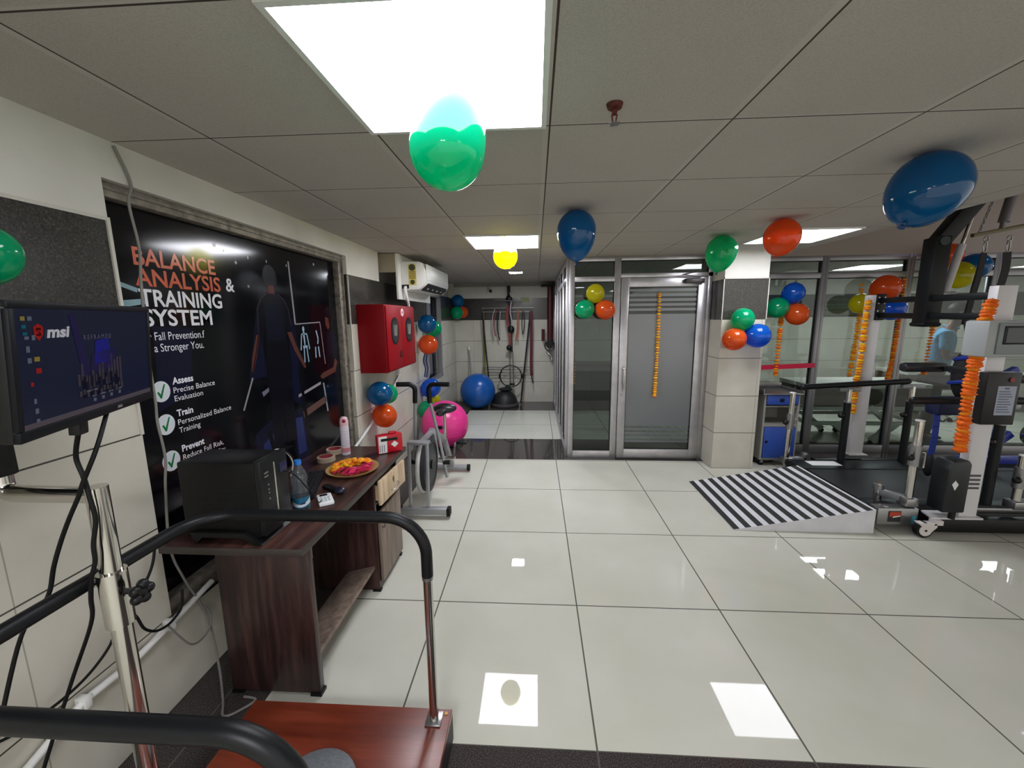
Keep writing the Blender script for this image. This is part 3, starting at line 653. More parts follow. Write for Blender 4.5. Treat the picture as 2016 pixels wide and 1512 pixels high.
for k in range(48):
    th = 2*PI*k/48; wv = .008*math.sin(2*th+.6); row = []
    for zz in (.030+wv*.5, .040+wv, .050+wv*1.4): row.append(b.bm.verts.new((-1.118+.0379*math.cos(th), 1.765+.0379*math.sin(th), DZ+zz)))
    ring.append(row)
for k in range(48):
    for j in range(2): b.bm.faces.new((ring[k][j], ring[(k+1) % 48][j], ring[(k+1) % 48][j+1], ring[k][j+1]))
b.build('label_wave', mat('label_white', (210, 218, 226), .4), lb)
b = MB()
for k in range(7):
    th = -1.05+k*.075; b.bar((-1.118+.0383*math.cos(th), 1.765+.0383*math.sin(th), DZ+.038+.002*(k % 2)), (-1.118+.0383*math.cos(th+.03), 1.765+.0383*math.sin(th+.03), DZ+.046+.002*(k % 3)), .0018, .0016)
b.build('label_lettering', mat('label_ink', (50, 54, 110), .4), lb)
# white remote
MR = Matrix.Translation((-1.05, 1.855, DZ)) @ Matrix.Rotation(math.radians(35), 4, 'Z')
t = thing('remote_control', 'small white handheld remote lying on the desk edge', 'remote', (-1.05, 1.855, DZ))
MB(MR).box(-.034, .034, -.062, .062, 0, .018, .006).build('case', mat('remote_white', (226, 228, 228), .35), t)
MB(MR).box(-.022, .014, .028, .05, .0175, .019).build('display', BLACK, t)
b = MB(MR)
for i in range(3):
    for j in range(4): b.box(-.022+i*.016, -.012+i*.016, -.045+j*.016, -.036+j*.016, .0175, .0195)
b.build('buttons', mat('remote_grey', (176, 186, 186), .5), t)
# keyboard, mouse, scanner
MK = Matrix.Translation((-1.245, 2.03, DZ)) @ Matrix.Rotation(math.radians(20), 4, 'Z')
t = thing('keyboard', 'black computer keyboard behind the water bottle', 'keyboard', (-1.245, 2.03, DZ))
MB(MK).box(-.065, .065, -.19, .19, 0, .016, .004).build('case', BLACK, t)
b = MB(MK)
for i in range(6):
    for j in range(18): b.box(-.058+i*.0195, -.042+i*.0195, -.182+j*.0203, -.166+j*.0203, .015, .021)
b.build('keys', mat('key_black', (34, 35, 37), .45), t)
MS = Matrix.Translation((-1.085, 1.985, DZ)) @ Matrix.Rotation(math.radians(60), 4, 'Z')
t = thing('handset', 'black handset lying on the desk behind the white remote', 'handset', (-1.085, 1.985, DZ))
MB(MS).box(-.02, .02, -.06, .06, 0, .022, .008).build('grip', BLACK, t)
MB(MS).ball((0, -.075, .018), .026, 10, (1, 1.3, .7)).build('head', mat('handset_blue_black', (26, 28, 44), .3), t)
# plate with flowers
PC = (-1.095, 2.265)
t = thing('offering_plate', 'round brass plate holding marigold flowers and pink ribbon', 'plate', (PC[0], PC[1], DZ))
MB().lathe([(0, .004), (.10, .004), (.125, .01), (.145, .022), (.15, .022), (.148, .018), (.126, .004), (.105, 0), (0, 0)], Matrix.Translation((PC[0], PC[1], DZ)), 40).build('dish', mat('plate_brass', (196, 158, 104), .35, .35), t)
MARI = [mat('marigold_orange', (240, 132, 8), .7, noise=.12, nscale=200), mat('marigold_yellow', (246, 178, 24), .7, noise=.12, nscale=200), mat('marigold_deep', (236, 104, 8), .7, noise=.12, nscale=200), mat('marigold_gold', (243, 154, 12), .7, noise=.12, nscale=200)]
def bloom_mesh(r, sq=.6, lob=9):
    bm = bmesh.new(); bmesh.ops.create_icosphere(bm, subdivisions=3, radius=r)
    for v in bm.verts:
        a = math.atan2(v.co.y, v.co.x); z = v.co.z/r
        k = (1+.13*math.sin(a*lob+z*11)+.10*math.sin(a*6-z*17)+random.uniform(-.05, .05))*(.86+.14*math.cos(z*2.2))
        v.co = Vector((v.co.x*k, v.co.y*k, v.co.z*sq*(1+random.uniform(-.1, .1))))
    for fc in bm.faces: fc.smooth = True
    me = bpy.data.meshes.new('bloom'); bm.to_mesh(me); bm.free(); return me
BLO = []
for i in range(4):
    me = bloom_mesh(1.0); me.materials.append(MARI[i]); BLO.append(me)
for k in range(52):
    a = random.uniform(.9, 4.0); q = .12*math.sqrt(random.uniform(.02, .95))
    o = bpy.data.objects.new('marigold_flower', BLO[(0, 0, 1, 3)[k % 4]]); C.objects.link(o)
    o.location = (PC[0]+q*math.cos(a), PC[1]+q*math.sin(a), DZ+.022+random.uniform(.2, 1)*.045*(1-q/.14)); o.scale = (.021,)*3
    o.rotation_euler = (random.uniform(-.6, .6), random.uniform(-.6, .6), random.uniform(0, 6))
    tag(o, 'marigold flower heaped on the brass plate', 'flower', 'marigolds on the brass plate')
PINK = mat('pink_ribbon', (190, 34, 78), .45, noise=.15, nscale=40)
t = thing('pink_ribbon', 'crumpled pink satin ribbon on the brass plate beside the marigolds', 'ribbon', (PC[0]+.05, PC[1]-.03, DZ+.01))
def strip(b, pts, w, up=(0, 0, 1), th=.0015):
    pts = spline(pts, 5)
    for p0, p1 in zip(pts, pts[1:]): b.bar(p0, p1+(p1-p0)*.05, w, th, 0, up)
b = MB()
for s_ in range(8):
    a0 = -2.35+s_*.36; z = DZ+.016+.003*(s_ % 3)
    strip(b, [(PC[0]+.115*math.cos(a0), PC[1]+.115*math.sin(a0), z), (PC[0]+.075*math.cos(a0+.25), PC[1]+.075*math.sin(a0+.25), z+.022), (PC[0]+.06*math.cos(a0+.9), PC[1]+.06*math.sin(a0+.9), z+.008), (PC[0]+.115*math.cos(a0+.8), PC[1]+.115*math.sin(a0+.8), z+.008)], .03, (.4*math.cos(s_*2), .6*math.sin(s_*2), 1))
b.build('strands', PINK, t)
# tape rolls
for (x, y), lab in (((-1.345, 2.43), 'roll of pale packing tape nearer the brass plate'), ((-1.365, 2.585), 'roll of pale packing tape beside the spray can')):
    t = thing('tape_roll', lab, 'tape', (x, y, DZ), 'tape rolls on the desk'); Mx = Matrix.Translation((x, y, DZ))
    MB().lathe([(.042, 0), (.055, 0), (.055, .03), (.042, .03), (.042, 0)], Mx, 32).build('tape', mat('tape_beige', (176, 160, 140), .4), t)
    MB().lathe([(.038, .0), (.0418, .0), (.0418, .031), (.038, .031), (.038, .0)], Mx, 32).build('core', mat('tape_core', (150, 60, 66), .6), t)
# spray can
t = thing('spray_can', 'tall white and pink spray can at the back of the desk', 'spray can', (-1.275, 2.56, DZ)); Mx = Matrix.Translation((-1.275, 2.56, DZ))
MB().lathe([(0, 0), (.027, 0), (.028, .004), (.028, .19), (.025, .2), (0, .2)], Mx).build('can', mat('can_white', (212, 206, 214), .35), t)
MB().lathe([(.0282, .02), (.0282, .05)], Mx).build('can_band', mat('can_pink', (196, 130, 140), .4), t)
b = MB()
for k in range(7): b.lathe([(.0282, .065+k*.016), (.0282, .069+k*.016)], Mx)
b.build('can_print', mat('can_print', (188, 182, 200), .5), t)
MB().lathe([(0, .2), (.027, .2), (.028, .225), (.023, .25), (.014, .258), (0, .258)], Mx).build('cap', mat('can_cap', (224, 188, 194), .35), t)
MB().ball((-1.262, 2.535, DZ+.235), .012, 8).build('nozzle', mat('nozzle_red', (150, 20, 50), .4), t)
# red kit box
MR = Matrix.Translation((-1.0, 2.625, DZ)) @ Matrix.Rotation(math.radians(32), 4, 'Z')
t = thing('first_aid_box', 'red plastic carry case with white label at the far desk corner', 'box', (-1.0, 2.625, DZ))
redp = mat('kit_red', (186, 20, 38), .3)
MB(MR).box(-.085, .085, -.03, .03, 0, .125, .008).build('case', redp, t)
MB(MR).box(.0, .05, -.012, .012, .125, .14, .004).build('handle', redp, t)
MB(MR).box(-.075, -.02, -.0315, -.0295, .004, .118).build('label', PAPER, t)
MB(MR).box(-.06, .05, -.034, -.0315, .085, .103).build('label_picture', BLACK, t)
wd = MB(MR); wd.prism([(.03, -.0315, .035), (.055, -.0315, .058), (.03, -.0315, .08), (.005, -.0315, .058)], (0, .002, 0)); wd.build('emblem', PAPER, t)
b = MB(MR)
for k in range(3): b.box(-.07+k*.014, -.066+k*.014, -.0325, -.0315, .012, .06)
b.build('label_print', mat('label_print_grey', (90, 90, 96), .5), t)

# ================================================================ CORDS AND PIPE ON THE LEFT WALL
wire('power_cord', [(-1.54, 1.52, 2.275), (-1.54, 1.565, 2.16), (-1.54, 1.545, 2.08), (-1.54, 1.56, 1.92), (-1.54, 1.545, 1.78), (-1.54, 1.53, 1.5), (-1.54, 1.53, 1.32), (-1.54, 1.525, 1.23), (-1.54, 1.535, 1.08), (-1.54, 1.515, .95), (-1.54, 1.495, .70), (-1.535, 1.53, .53), (-1.51, 1.59, .30), (-1.45, 1.55, .08), (-1.36, 1.45, .008), (-1.30, 1.38, .008), (-1.24, 1.42, .008), (-1.22, 1.46, .008), (-1.28, 1.47, .008)], .005, CORD, 'grey power cord hanging down the poster from the ceiling to the floor')
wire('cable', [(-1.50, 1.40, .78), (-1.50, 1.375, .70), (-1.50, 1.334, .643), (-1.50, 1.285, .593), (-1.50, 1.262, .655), (-1.50, 1.25, .70), (-1.50, 1.262, .60), (-1.50, 1.285, .54), (-1.50, 1.305, .475), (-1.50, 1.345, .43), (-1.50, 1.39, .415), (-1.50, 1.431, .421), (-1.505, 1.471, .44), (-1.52, 1.5, .50)], .005, RUBBER, 'black cable looping under the grip rail near the wall')
wire('cable', [(-1.505, 1.40, .41), (-1.50, 1.43, .34), (-1.49, 1.47, .26), (-1.49, 1.52, .235), (-1.49, 1.57, .25), (-1.50, 1.60, .30), (-1.51, 1.58, .36)], .004, CORD, 'grey loop of cord hanging under the white wall pipe')
wire('cable', [(-1.5, 1.21, .56), (-1.5, 1.18, .51), (-1.5, 1.10, .468), (-1.5, 1.0, .458), (-1.5, .88, .48), (-1.5, .7, .6)], .0045, RUBBER, 'black cable sagging along the wall tiles near the bottom left')
t = thing('wall_pipe', 'white plastic pipe running low along the left wall tiles', 'pipe', (-1.53, 1.2, .36))
MB().tube(arc_path([(-1.528, 1.66, .425), (-1.528, 1.28, .362), (-1.528, 1.1, .372), (-1.528, .5, .16)], .1), .013).build('pipe', WPLAST, t)
for y, z in ((1.43, .387), (1.1, .368)): MB().box(-1.55, -1.51, y-.012, y+.012, z-.022, z+.022, .004).build('pipe_clip', WPLAST, t)
#PART3
# ================================================================ BALLOONS
BM = {'green': m_balloon('balloon_green', (10, 186, 128), (30, 220, 150), .3), 'mint': m_balloon('balloon_mint', (0, 192, 140), (44, 104, 84), .25), 'yellow': m_balloon('balloon_yellow', (228, 220, 8), (120, 112, 0), .25),
      'blue': m_balloon('balloon_blue', (16, 112, 170), (30, 130, 180), .3), 'orange': m_balloon('balloon_orange', (252, 106, 38), (150, 52, 6), .25), 'royal': m_balloon('balloon_royal', (24, 108, 216), (40, 120, 230), .3), 'lime': m_balloon('balloon_lime', (216, 208, 24), (236, 230, 80), .35)}
def balloon(color, p, R, axis, tail, label, group=None):
    """p = centre of the widest part, axis = direction neck -> crown, tail = neck length / radius"""
    a = Vector(axis).normalized()
    q = a.to_track_quat('Z', 'Y').to_matrix().to_4x4()
    neck = Vector(p)-a*R*tail
    M = Matrix.Translation(neck) @ q
    prof = [(0, R*.02), (R*.05, R*.02)]
    n = 22; L = R*tail
    for i in range(1, n+1):
        th = PI*i/n*.985
        ang = PI-th                      # from neck to crown
        c = math.cos(ang)
        z = L + (R*c if c > 0 else L*.98*c)
        r = R*(math.sin(ang)**(1.0 if c > 0 else 1.0+.28*max(0, tail-1)))
        if c < 0: r = max(r, R*.05)
        prof.append((r, z))
    prof.append((0, L+R))
    t = thing('balloon', label, 'balloon', p, group)
    MB().lathe(prof, M, 32).build('skin', BM[color], t)
    MB().lathe([(0, R*.06), (R*.07, R*.05), (R*.05, 0), (R*.04, -R*.03), (R*.11, -R*.12), (0, -R*.1)], M, 12).build('knot', mat('knot_'+color, {'green': (8, 110, 84), 'mint': (90, 130, 110), 'yellow': (170, 160, 40), 'blue': (12, 60, 110), 'orange': (190, 60, 20), 'royal': (16, 60, 130), 'lime': (150, 146, 20)}[color], .5), t)
    return t
fl_ = 'loose balloons under the ceiling'
balloon('mint', (-.246, 1.213, 2.103), .105, (-.038, -.052, -.182), 1.82, 'large mint green balloon hanging upside down from the nearest ceiling light', fl_)
balloon('yellow', (-.258, 3.60, 2.155), .105, (0, 0, -1), 1.25, 'yellow balloon hanging upside down under the second ceiling light', fl_)
balloon('blue', (.250, 2.633, 2.166), .1185, (-.02, 0, 1), 1.62, 'blue teardrop balloon floating left of the glass door top', fl_)
balloon('orange', (1.679, 3.0, 2.170), .114, (.25, .1, 1), 1.2, 'orange balloon floating in front of the pillar top and ceiling light', fl_)
balloon('green', (1.517, 3.545, 2.164), .119, (.15, 0, 1), 1.5, 'green teardrop balloon floating at the upper left of the pillar', fl_)
balloon('blue', (1.604, 1.865, 2.150), .134, (.62, .1, 1), 1.28, 'large tilted blue balloon near the ceiling at the right, above the walking frame', fl_)
balloon('green', (-1.46, 1.035, 1.825), .074, (.1, 0, 1), 1.2, 'dark green balloon at the left edge against the wall granite')
def cluster(where, grp, items):
    c = sum((Vector(p) for _, p, _, _ in items), Vector())/len(items)
    for col, p, R, fr in items:
        p = Vector(p); a = (p-c); a = a.normalized()*.8+Vector(fr)
        balloon(col, p, R, a, 1.15, '%s balloon in the bunch %s' % ({'royal': 'blue', 'lime': 'yellow'}.get(col, col), where), grp)
F = (0, -.7, 0); FX = (.8, -.2, 0)
cluster('on the narrow pane left of the glass door', 'balloon bunch by the door', [('lime', (.639, 4.5, 1.891), .098, F), ('green', (.529, 4.5, 1.721), .102, F), ('orange', (.751, 4.5, 1.713), .105, F)])
cluster('on the front of the tiled pillar', 'balloon bunch on the pillar', [('green', (2.056, 4.215, 1.605), .108, F), ('orange', (1.988, 4.215, 1.404), .112, F), ('royal', (2.212, 4.21, 1.438), .118, F)])
cluster('on the glass just right of the pillar', 'balloon bunch right of the pillar', [('royal', (2.842, 4.76, 1.879), .113, F), ('green', (2.683, 4.76, 1.72), .113, (-.2, -.3, 0)), ('orange', (2.90, 4.75, 1.645), .118, F)])
cluster('on the glass behind the white post with the marigold garland', 'balloon bunch behind the white post', [('orange', (3.79, 4.74, 1.921), .135, F), ('lime', (3.565, 4.76, 1.754), .108, F), ('royal', (3.87, 4.73, 1.70), .128, F)])
cluster('high on the glass behind the black mast', 'balloon bunch behind the mast', [('orange', (4.38, 4.74, 2.25), .12, F), ('lime', (4.471, 4.70, 2.037), .138, F), ('blue', (4.64, 4.72, 2.129), .132, F)])
cluster('on the wall right of the red cabinet', 'balloon bunch right of the cabinet', [('blue', (-1.40, 5.238, 1.569), .118, FX), ('green', (-1.43, 5.68, 1.50), .112, FX), ('orange', (-1.40, 5.25, 1.30), .126, FX)])
cluster('on the wall below the red cabinet', 'balloon bunch below the cabinet', [('blue', (-1.42, 3.574, .966), .112, FX), ('green', (-1.45, 3.84, .915), .098, FX), ('orange', (-1.42, 3.662, .735), .11, FX)])
cluster('low on the wall behind the exercise bike', 'balloon bunch behind the bike', [('royal', (-1.41, 5.33, .719), .13, FX), ('green', (-1.42, 5.154, .444), .124, FX), ('lime', (-1.40, 5.42, .53), .088, FX)])
cluster('in the far left corner', 'balloon bunch in the far corner', [('blue', (-1.42, 7.5, 1.946), .118, F), ('green', (-1.44, 7.46, 1.735), .114, F), ('orange', (-1.36, 7.66, 1.746), .104, F)])
# trailing ribbons under the bunch beside the cabinet
t = thing('balloon_ribbons', 'shiny silver and blue ribbons trailing under the balloons right of the cabinet', 'ribbon', (-1.47, 5.35, .86))
for k in range(4):
    b = MB(); strip(b, [(-1.40-.02*k, 5.26+.02*k, 1.19), (-1.42-.025*k, 5.28+.02*k, 1.08), (-1.40-.022*k, 5.26+.02*k, .98), (-1.43-.02*k, 5.28+.02*k, .86)], .03, (.25, 1, 0)); b.build('strand', mat('foil_blue' if k % 2 else 'foil_silver', (60, 80, 150) if k % 2 else (170, 174, 184), .25, .7), t)

# ================================================================ GARLANDS
def garland(label, pts, step, r, cols, sq=.62, end=True):
    P = spline(pts, 14); t = thing('marigold_garland', label, 'garland', P[-1])
    MB().tube(P, .0025, 6).build('string', mat('garland_string', (150, 130, 90), .7), t)
    acc = 0.; last = P[0]; i = 0
    for p in P[1:]:
        acc += (p-last).length; last = p
        if acc >= step:
            acc -= step
            o = bpy.data.objects.new('blossom', BLO[cols[i % len(cols)]]); C.objects.link(o); i += 1
            o.parent = t; o.location = p-WL[t.name]; s = r*random.uniform(.85, 1.12); o.scale = (s, s, s*.9)
            o.rotation_euler = (random.uniform(-.2, .2), random.uniform(-.2, .2), random.uniform(0, 6)); WL[o.name] = p
    return t
garland('orange and yellow marigold garland on the far white post', [(3.262, 4.26, 1.80), (3.25, 4.255, 1.55), (3.255, 4.255, 1.28), (3.24, 4.255, .92), (3.24, 4.255, .64)], .026, .029, (0, 1, 3, 0, 1, 3))
garland('deep orange marigold garland on the near white post', [(3.06, 2.96, 1.74), (3.045, 2.96, 1.66), (3.03, 2.96, 1.55), (3.02, 2.96, 1.38), (3.01, 2.96, 1.06), (3.02, 2.96, .68)], .021, .036, (2, 2, 0, 2), .6)
garland('orange marigold garland hanging on the glass right of the pillar', [(2.80, 4.87, 1.70), (2.80, 4.87, 1.4), (2.795, 4.87, .95)], .028, .026, (0, 2, 3))
garland('pale marigold garland on the glass behind the far white post', [(3.63, 4.87, 2.0), (3.65, 4.87, 1.6), (3.64, 4.87, 1.2), (3.62, 4.87, .93)], .03, .027, (3, 0, 1))
garland('marigold garland hanging beside the second aluminium mullion', [(4.07, 4.87, 2.06), (4.08, 4.87, 1.6), (4.07, 4.87, 1.2), (4.05, 4.87, .90)], .027, .026, (0, 2, 3))
garland('marigold garland hanging on the glass beside the person in blue', [(4.46, 4.87, 1.75), (4.45, 4.87, 1.4), (4.43, 4.87, .96)], .027, .024, (2, 0, 3))
garland('thin marigold garland hanging on the frosted glass door', [(1.345, 4.60, 1.915), (1.35, 4.60, 1.5), (1.348, 4.60, 1.1), (1.342, 4.60, .75)], .025, .021, (0, 1, 3, 1))
garland('thin marigold garland inside the corner of the glass partition', [(.438, 4.69, 1.82), (.44, 4.69, 1.4), (.44, 4.69, .88)], .032, .018, (0, 3, 2))
# red ribbon across the first right pane
t = tag(MB().bar((2.62, 4.885, 1.035), (3.235, 4.885, 1.06), .002, .055).build('ribbon_band', mat('ribbon_red', (190, 20, 62), .45)), 'red ribbon stretched across the glass right of the pillar', 'ribbon')

# ================================================================ EXERCISE BIKE (left)
t = thing('exercise_bike', 'grey upright fan exercise bike with black handgrips beside the desk', 'exercise bike', (-.92, 3.6, 0))
GM = mat('bike_grey', (156, 158, 160), .35, .4)
f = MB().box(-1.12, -.735, 3.10, 3.16, .03, .085, .006).build('front_foot', GM, t)
MB().box(-.737, -.705, 3.095, 3.165, .02, .09, .008).box(-1.15, -1.118, 3.095, 3.165, .02, .09, .008).build('end_cap', RUBBER, f)
f = MB().cyl((-1.08, 4.16, .045), (-.735, 4.16, .045), .03).build('rear_foot', GM, t)
MB().cyl((-.74, 4.16, .045), (-.71, 4.16, .045), .036).cyl((-1.105, 4.16, .045), (-1.075, 4.16, .045), .036).build('end_cap', RUBBER, f)
for x in (-1.045, -.895): MB().bar((x, 3.14, .085), (x, 3.18, .62), .024, .028, .004).build('upright', GM, t)
MB().box(-1.06, -.88, 3.165, 3.24, .61, .635, .005).build('top_plate', GM, t)
wy, wz, wr, wx = 3.44, .345, .235, -.97
wh = MB().cyl((wx-.035, wy, wz), (wx+.035, wy, wz), wr, n=48).build('fan_wheel', mat('wheel_dark_grey', (44, 46, 48), .5), t)
MB().tube([(wx-.025, wy+(wr-.004)*math.cos(a*PI/24), wz+(wr-.004)*math.sin(a*PI/24)) for a in range(48)], .02, 8, True).build('white_rim', mat('rim_white', (196, 196, 192), .45), wh)
MB().tube([(wx-.036, wy+.20*math.cos(a*PI/20), wz+.20*math.sin(a*PI/20)) for a in range(40)], .006, 6, True).tube([(wx+.037, wy+.20*math.cos(a*PI/20), wz+.20*math.sin(a*PI/20)) for a in range(40)], .006, 6, True).cyl((wx-.05, wy, wz), (wx+.05, wy, wz), .04).build('hub', BLACK, wh)
MB().bar((wx, 3.26, .60), (wx, 3.62, .60), .04, .03).bar((wx, 3.60, .61), (-.93, 3.95, .42), .05, .06, .006).bar((-.93, 3.93, .44), (-.90, 4.16, .06), .045, .05, .006).bar((-.985, 3.72, .30), (-.93, 4.1, .12), .04, .04, .004).bar((-.96, 3.62, .60), (-.955, 3.74, .30), .04, .045, .004).build('main_frame', GM, t)
sp_ = MB().cyl((-.915, 3.93, .43), (-.915, 3.93, .70), .016).build('seat_post', CHROME, t)
MB().cyl((-.94, 3.93, .55), (-.985, 3.93, .55), .018).build('seat_knob', BLACK, sp_)
st = MB()
st.lathe([(0, -.005), (.03, 0), (.05, .02), (.045, .045), (.02, .056), (0, .058)], Matrix.Translation((-.915, 3.80, .715)) @ Matrix.Diagonal((1, 2.2, 1, 1)), 20)
st.ball((-.915, 3.96, .745), .11, 12, (1.1, .8, .46))
st.build('seat', mat('seat_vinyl', (22, 23, 25), .35), t)
for x0, x1, xg in ((-1.10, -1.045, -1.19), (-.80, -.915, -.735)):
    pts = arc_path([(x0, 3.46, .22), (x0+(.02 if x0 < -1 else -.06), 3.46, .58), (x1, 3.40, .93)], .2)
    a = MB().tube(pts, .0145).build('arm', GM, t)
    MB().tube(arc_path([(x1, 3.40, .92), (x1+(.012 if x1 < -1 else -.005), 3.385, 1.085), (xg, 3.37, 1.085)], .055), .021).build('grip', FOAM, a)
    MB().cyl((x0-.03, 3.46, .36), (x0+.03, 3.46, .36), .022).build('pivot', BLACK, a)
cr_ = MB().cyl((-1.0, 3.78, .285), (-.80, 3.78, .285), .02).bar((-.80, 3.78, .285), (-.79, 3.86, .42), .02, .03).bar((-1.0, 3.78, .285), (-1.01, 3.70, .15), .02, .03).build('crank', CHROME, t)
pd = MB().box(-.785, -.68, 3.82, 3.92, .41, .435, .005).build('pedal', BLACK, t)
MB().tube([(-.735+.0*k, 3.87+.06*math.cos(k*PI/10), .42+.045*math.sin(k*PI/10)-.01) for k in range(0, 21)], .005, 6).build('pedal_strap', BLACK, pd)
MB().box(-1.12, -1.015, 3.65, 3.75, .14, .165, .005).build('pedal', BLACK, t)

# ================================================================ EXERCISE BALLS AND WALL GYM
def gymball(label, c, R, m):
    t = thing('exercise_ball', label, 'exercise ball', (c[0], c[1], 0)); b = MB(); b.ball((c[0], c[1], R), R, 32)
    b.build('ball', m, t)
    g = MB()
    for k in (-.35, -.2, .2, .35): g.tube([(c[0]+R*.999*math.cos(k)*math.cos(a*PI/32), c[1]+R*.999*math.cos(k)*math.sin(a*PI/32), R+R*.999*math.sin(k)) for a in range(64)], .002, 6, True)
    g.build('moulded_ribs', m, t)
gymball('pink gym ball on the floor behind the exercise bike', (-1.165, 5.02), .30, mat('ball_pink', (224, 56, 138), .28))
gymball('blue gym ball in front of the far wall', (-1.06, 7.29), .32, mat('ball_blue', (20, 82, 158), .28))
BW = 7.85
t = thing('balance_dome', 'dark half-dome balance trainer on the floor beside the blue ball', 'balance trainer', (-.62, 7.42, 0))
MB().lathe([(0, 0), (.25, 0), (.27, .02), (.27, .05), (.25, .065), (0, .065)], Matrix.Translation((-.585, 7.50, 0)), 36).build('base', mat('dome_base', (70, 66, 66), .5), t)
MB().lathe([(.245, .062), (.235, .12), (.20, .20), (.14, .255), (.07, .28), (0, .283)], Matrix.Translation((-.585, 7.50, 0)), 36).build('dome', mat('dome_rubber', (30, 30, 32), .5), t)
t = thing('folded_bag', 'black folded cloth bag lying on the balance dome', 'bag', (-.58, 7.42, .28))
MB().ball((-.56, 7.50, .315), .12, 10, (1.1, .8, .3)).ball((-.52, 7.50, .34), .07, 8, (.8, .7, .9)).build('bag', mat('bag_black', (22, 30, 28), .8), t)
t = thing('exercise_ring', 'thin black pilates ring leaning in front of the far wall', 'ring', (-.47, 7.68, .33))
MB().tube([(-.47+.205*math.cos(a*PI/24), 7.62, .545+.205*math.sin(a*PI/24)) for a in range(48)], .011, 8, True).build('ring', mat('ring_black', (30, 26, 28), .4), t)
MB().box(-.70, -.66, 7.6, 7.64, .5, .59, .01).box(-.28, -.24, 7.6, 7.64, .5, .59, .01).build('pad', BLACK, t)
t = thing('wall_rack', 'chrome wall rack of paired horizontal bars on the far wall', 'rack', (-.5, BW-.1, .5))
for z in (1.82, 1.75, .70, .655, .60): MB().cyl((-1.0, 7.72, z), (-.06, 7.72, z), .009, n=10).build('bar', STEEL, t)
MB().cyl((-1.0, 7.72, 1.82), (-1.0, 7.85, 1.82), .012).cyl((-.06, 7.72, 1.82), (-.06, 7.85, 1.82), .012).cyl((-1.0, 7.72, .70), (-1.0, 7.85, .70), .012).cyl((-.06, 7.72, .70), (-.06, 7.85, .70), .012).build('bracket', STEEL, t)
STR = mat('strap_black', (26, 24, 26), .7); MAR = mat('band_maroon', (88, 24, 40), .6); ORB = mat('band_orange', (170, 92, 50), .6); YLB = mat('band_olive', (120, 112, 48), .6); REDB = mat('band_red', (120, 50, 48), .6); WHB = mat('band_white', (170, 160, 160), .6)
def hang(name, lab, pts, w, m, cat='strap', n=6):
    b = MB(); strip(b, pts, w, (0, 1, 0), .006); return tag(b.build(name, m), lab, cat, 'straps on the wall rack')
yb = 7.70
hang('exercise_band', 'grey band looped over the rack, leftmost of the hanging straps', [(-.76, yb, 1.80), (-.80, yb, 1.68), (-.815, yb, 1.5), (-.80, yb, 1.36), (-.775, yb, 1.25)], .016, WHB)
hang('exercise_band', 'maroon strap hanging second from the left on the rack', [(-.73, yb-.01, 1.78), (-.775, yb-.01, 1.6), (-.78, yb-.01, 1.44), (-.755, yb-.01, 1.30)], .02, REDB)
hang('exercise_band', 'black strap hanging third from the left on the rack', [(-.69, yb, 1.78), (-.715, yb, 1.6), (-.715, yb, 1.42), (-.68, yb, 1.22)], .022, STR)
hang('exercise_band', 'grey strap just left of the tall hanging bundle', [(-.66, yb, 1.76), (-.675, yb, 1.55), (-.665, yb, 1.4), (-.69, yb, 1.3)], .016, WHB)
hang('exercise_band', 'orange band hanging right of the tall bundle', [(-.33, yb, 1.80), (-.34, yb, 1.6), (-.345, yb, 1.4), (-.38, yb, 1.22)], .022, ORB)
hang('exercise_band', 'thin salmon band hanging beside the orange band', [(-.31, yb-.01, 1.78), (-.315, yb-.01, 1.5), (-.33, yb-.01, 1.3), (-.335, yb-.01, 1.17)], .014, mat('band_salmon', (170, 110, 96), .6))
hang('exercise_band', 'thin dark band pair hanging near the right end of the rack', [(-.25, yb, 1.76), (-.26, yb, 1.5), (-.24, yb, 1.33), (-.215, yb, 1.5), (-.22, yb, 1.76)], .014, STR)
hang('resistance_band', 'broad maroon band hanging at the right end of the rack', [(-.085, yb-.02, 1.76), (-.08, yb-.02, 1.3), (-.085, yb-.02, .75), (-.075, yb-.02, .55)], .055, MAR)
hang('resistance_band', 'thin black tail under the broad maroon band', [(-.075, yb-.03, .58), (-.072, yb-.03, .5), (-.05, yb-.03, .40)], .02, STR)
t = thing('strap_bundle', 'long bundle of black, red and white straps hanging in the middle of the rack', 'straps', (-.5, 7.66, .6))
b = MB(); strip(b, [(-.50, 7.68, 2.22), (-.49, 7.66, 2.05), (-.48, 7.66, 1.9), (-.49, 7.66, 1.6), (-.47, 7.66, 1.3), (-.46, 7.66, 1.0)], .06, (0, 1, 0), .02); b.build('black_straps', STR, t)
b = MB(); strip(b, [(-.52, 7.65, 1.86), (-.53, 7.65, 1.6), (-.49, 7.64, 1.4), (-.47, 7.65, 1.1)], .05, (0, 1, 0), .02); b.build('red_strap', REDB, t)
b = MB(); strip(b, [(-.47, 7.64, 2.1), (-.45, 7.64, 1.95), (-.47, 7.64, 1.75), (-.44, 7.63, 1.55), (-.48, 7.63, 1.35)], .022, (0, 1, 0), .012); b.build('white_strap', WHB, t)
MB().ball((-.46, 7.64, 1.42), .065, 10, (1, .6, 1.2)).ball((-.50, 7.64, 1.08), .05, 10, (1, .6, 1.1)).ball((-.49, 7.65, 1.98), .06, 10, (1, .5, 1.2)).build('padded_cuffs', BLACK, t)
for dx in (-.03, .03): MB().cyl((-.46+dx, 7.68, 1.0), (-.45+dx, 7.68, .36), .008, n=8).build('lower_tube', STEEL, t)
MB().box(-.50, -.40, 7.66, 7.70, .36, .40, .004).build('handle', BLACK, t)
def pole(name, lab, p0, p1, r, m, cat='pole'): return tag(MB().cyl(p0, p1, r, n=12).build(name, m), lab, cat)
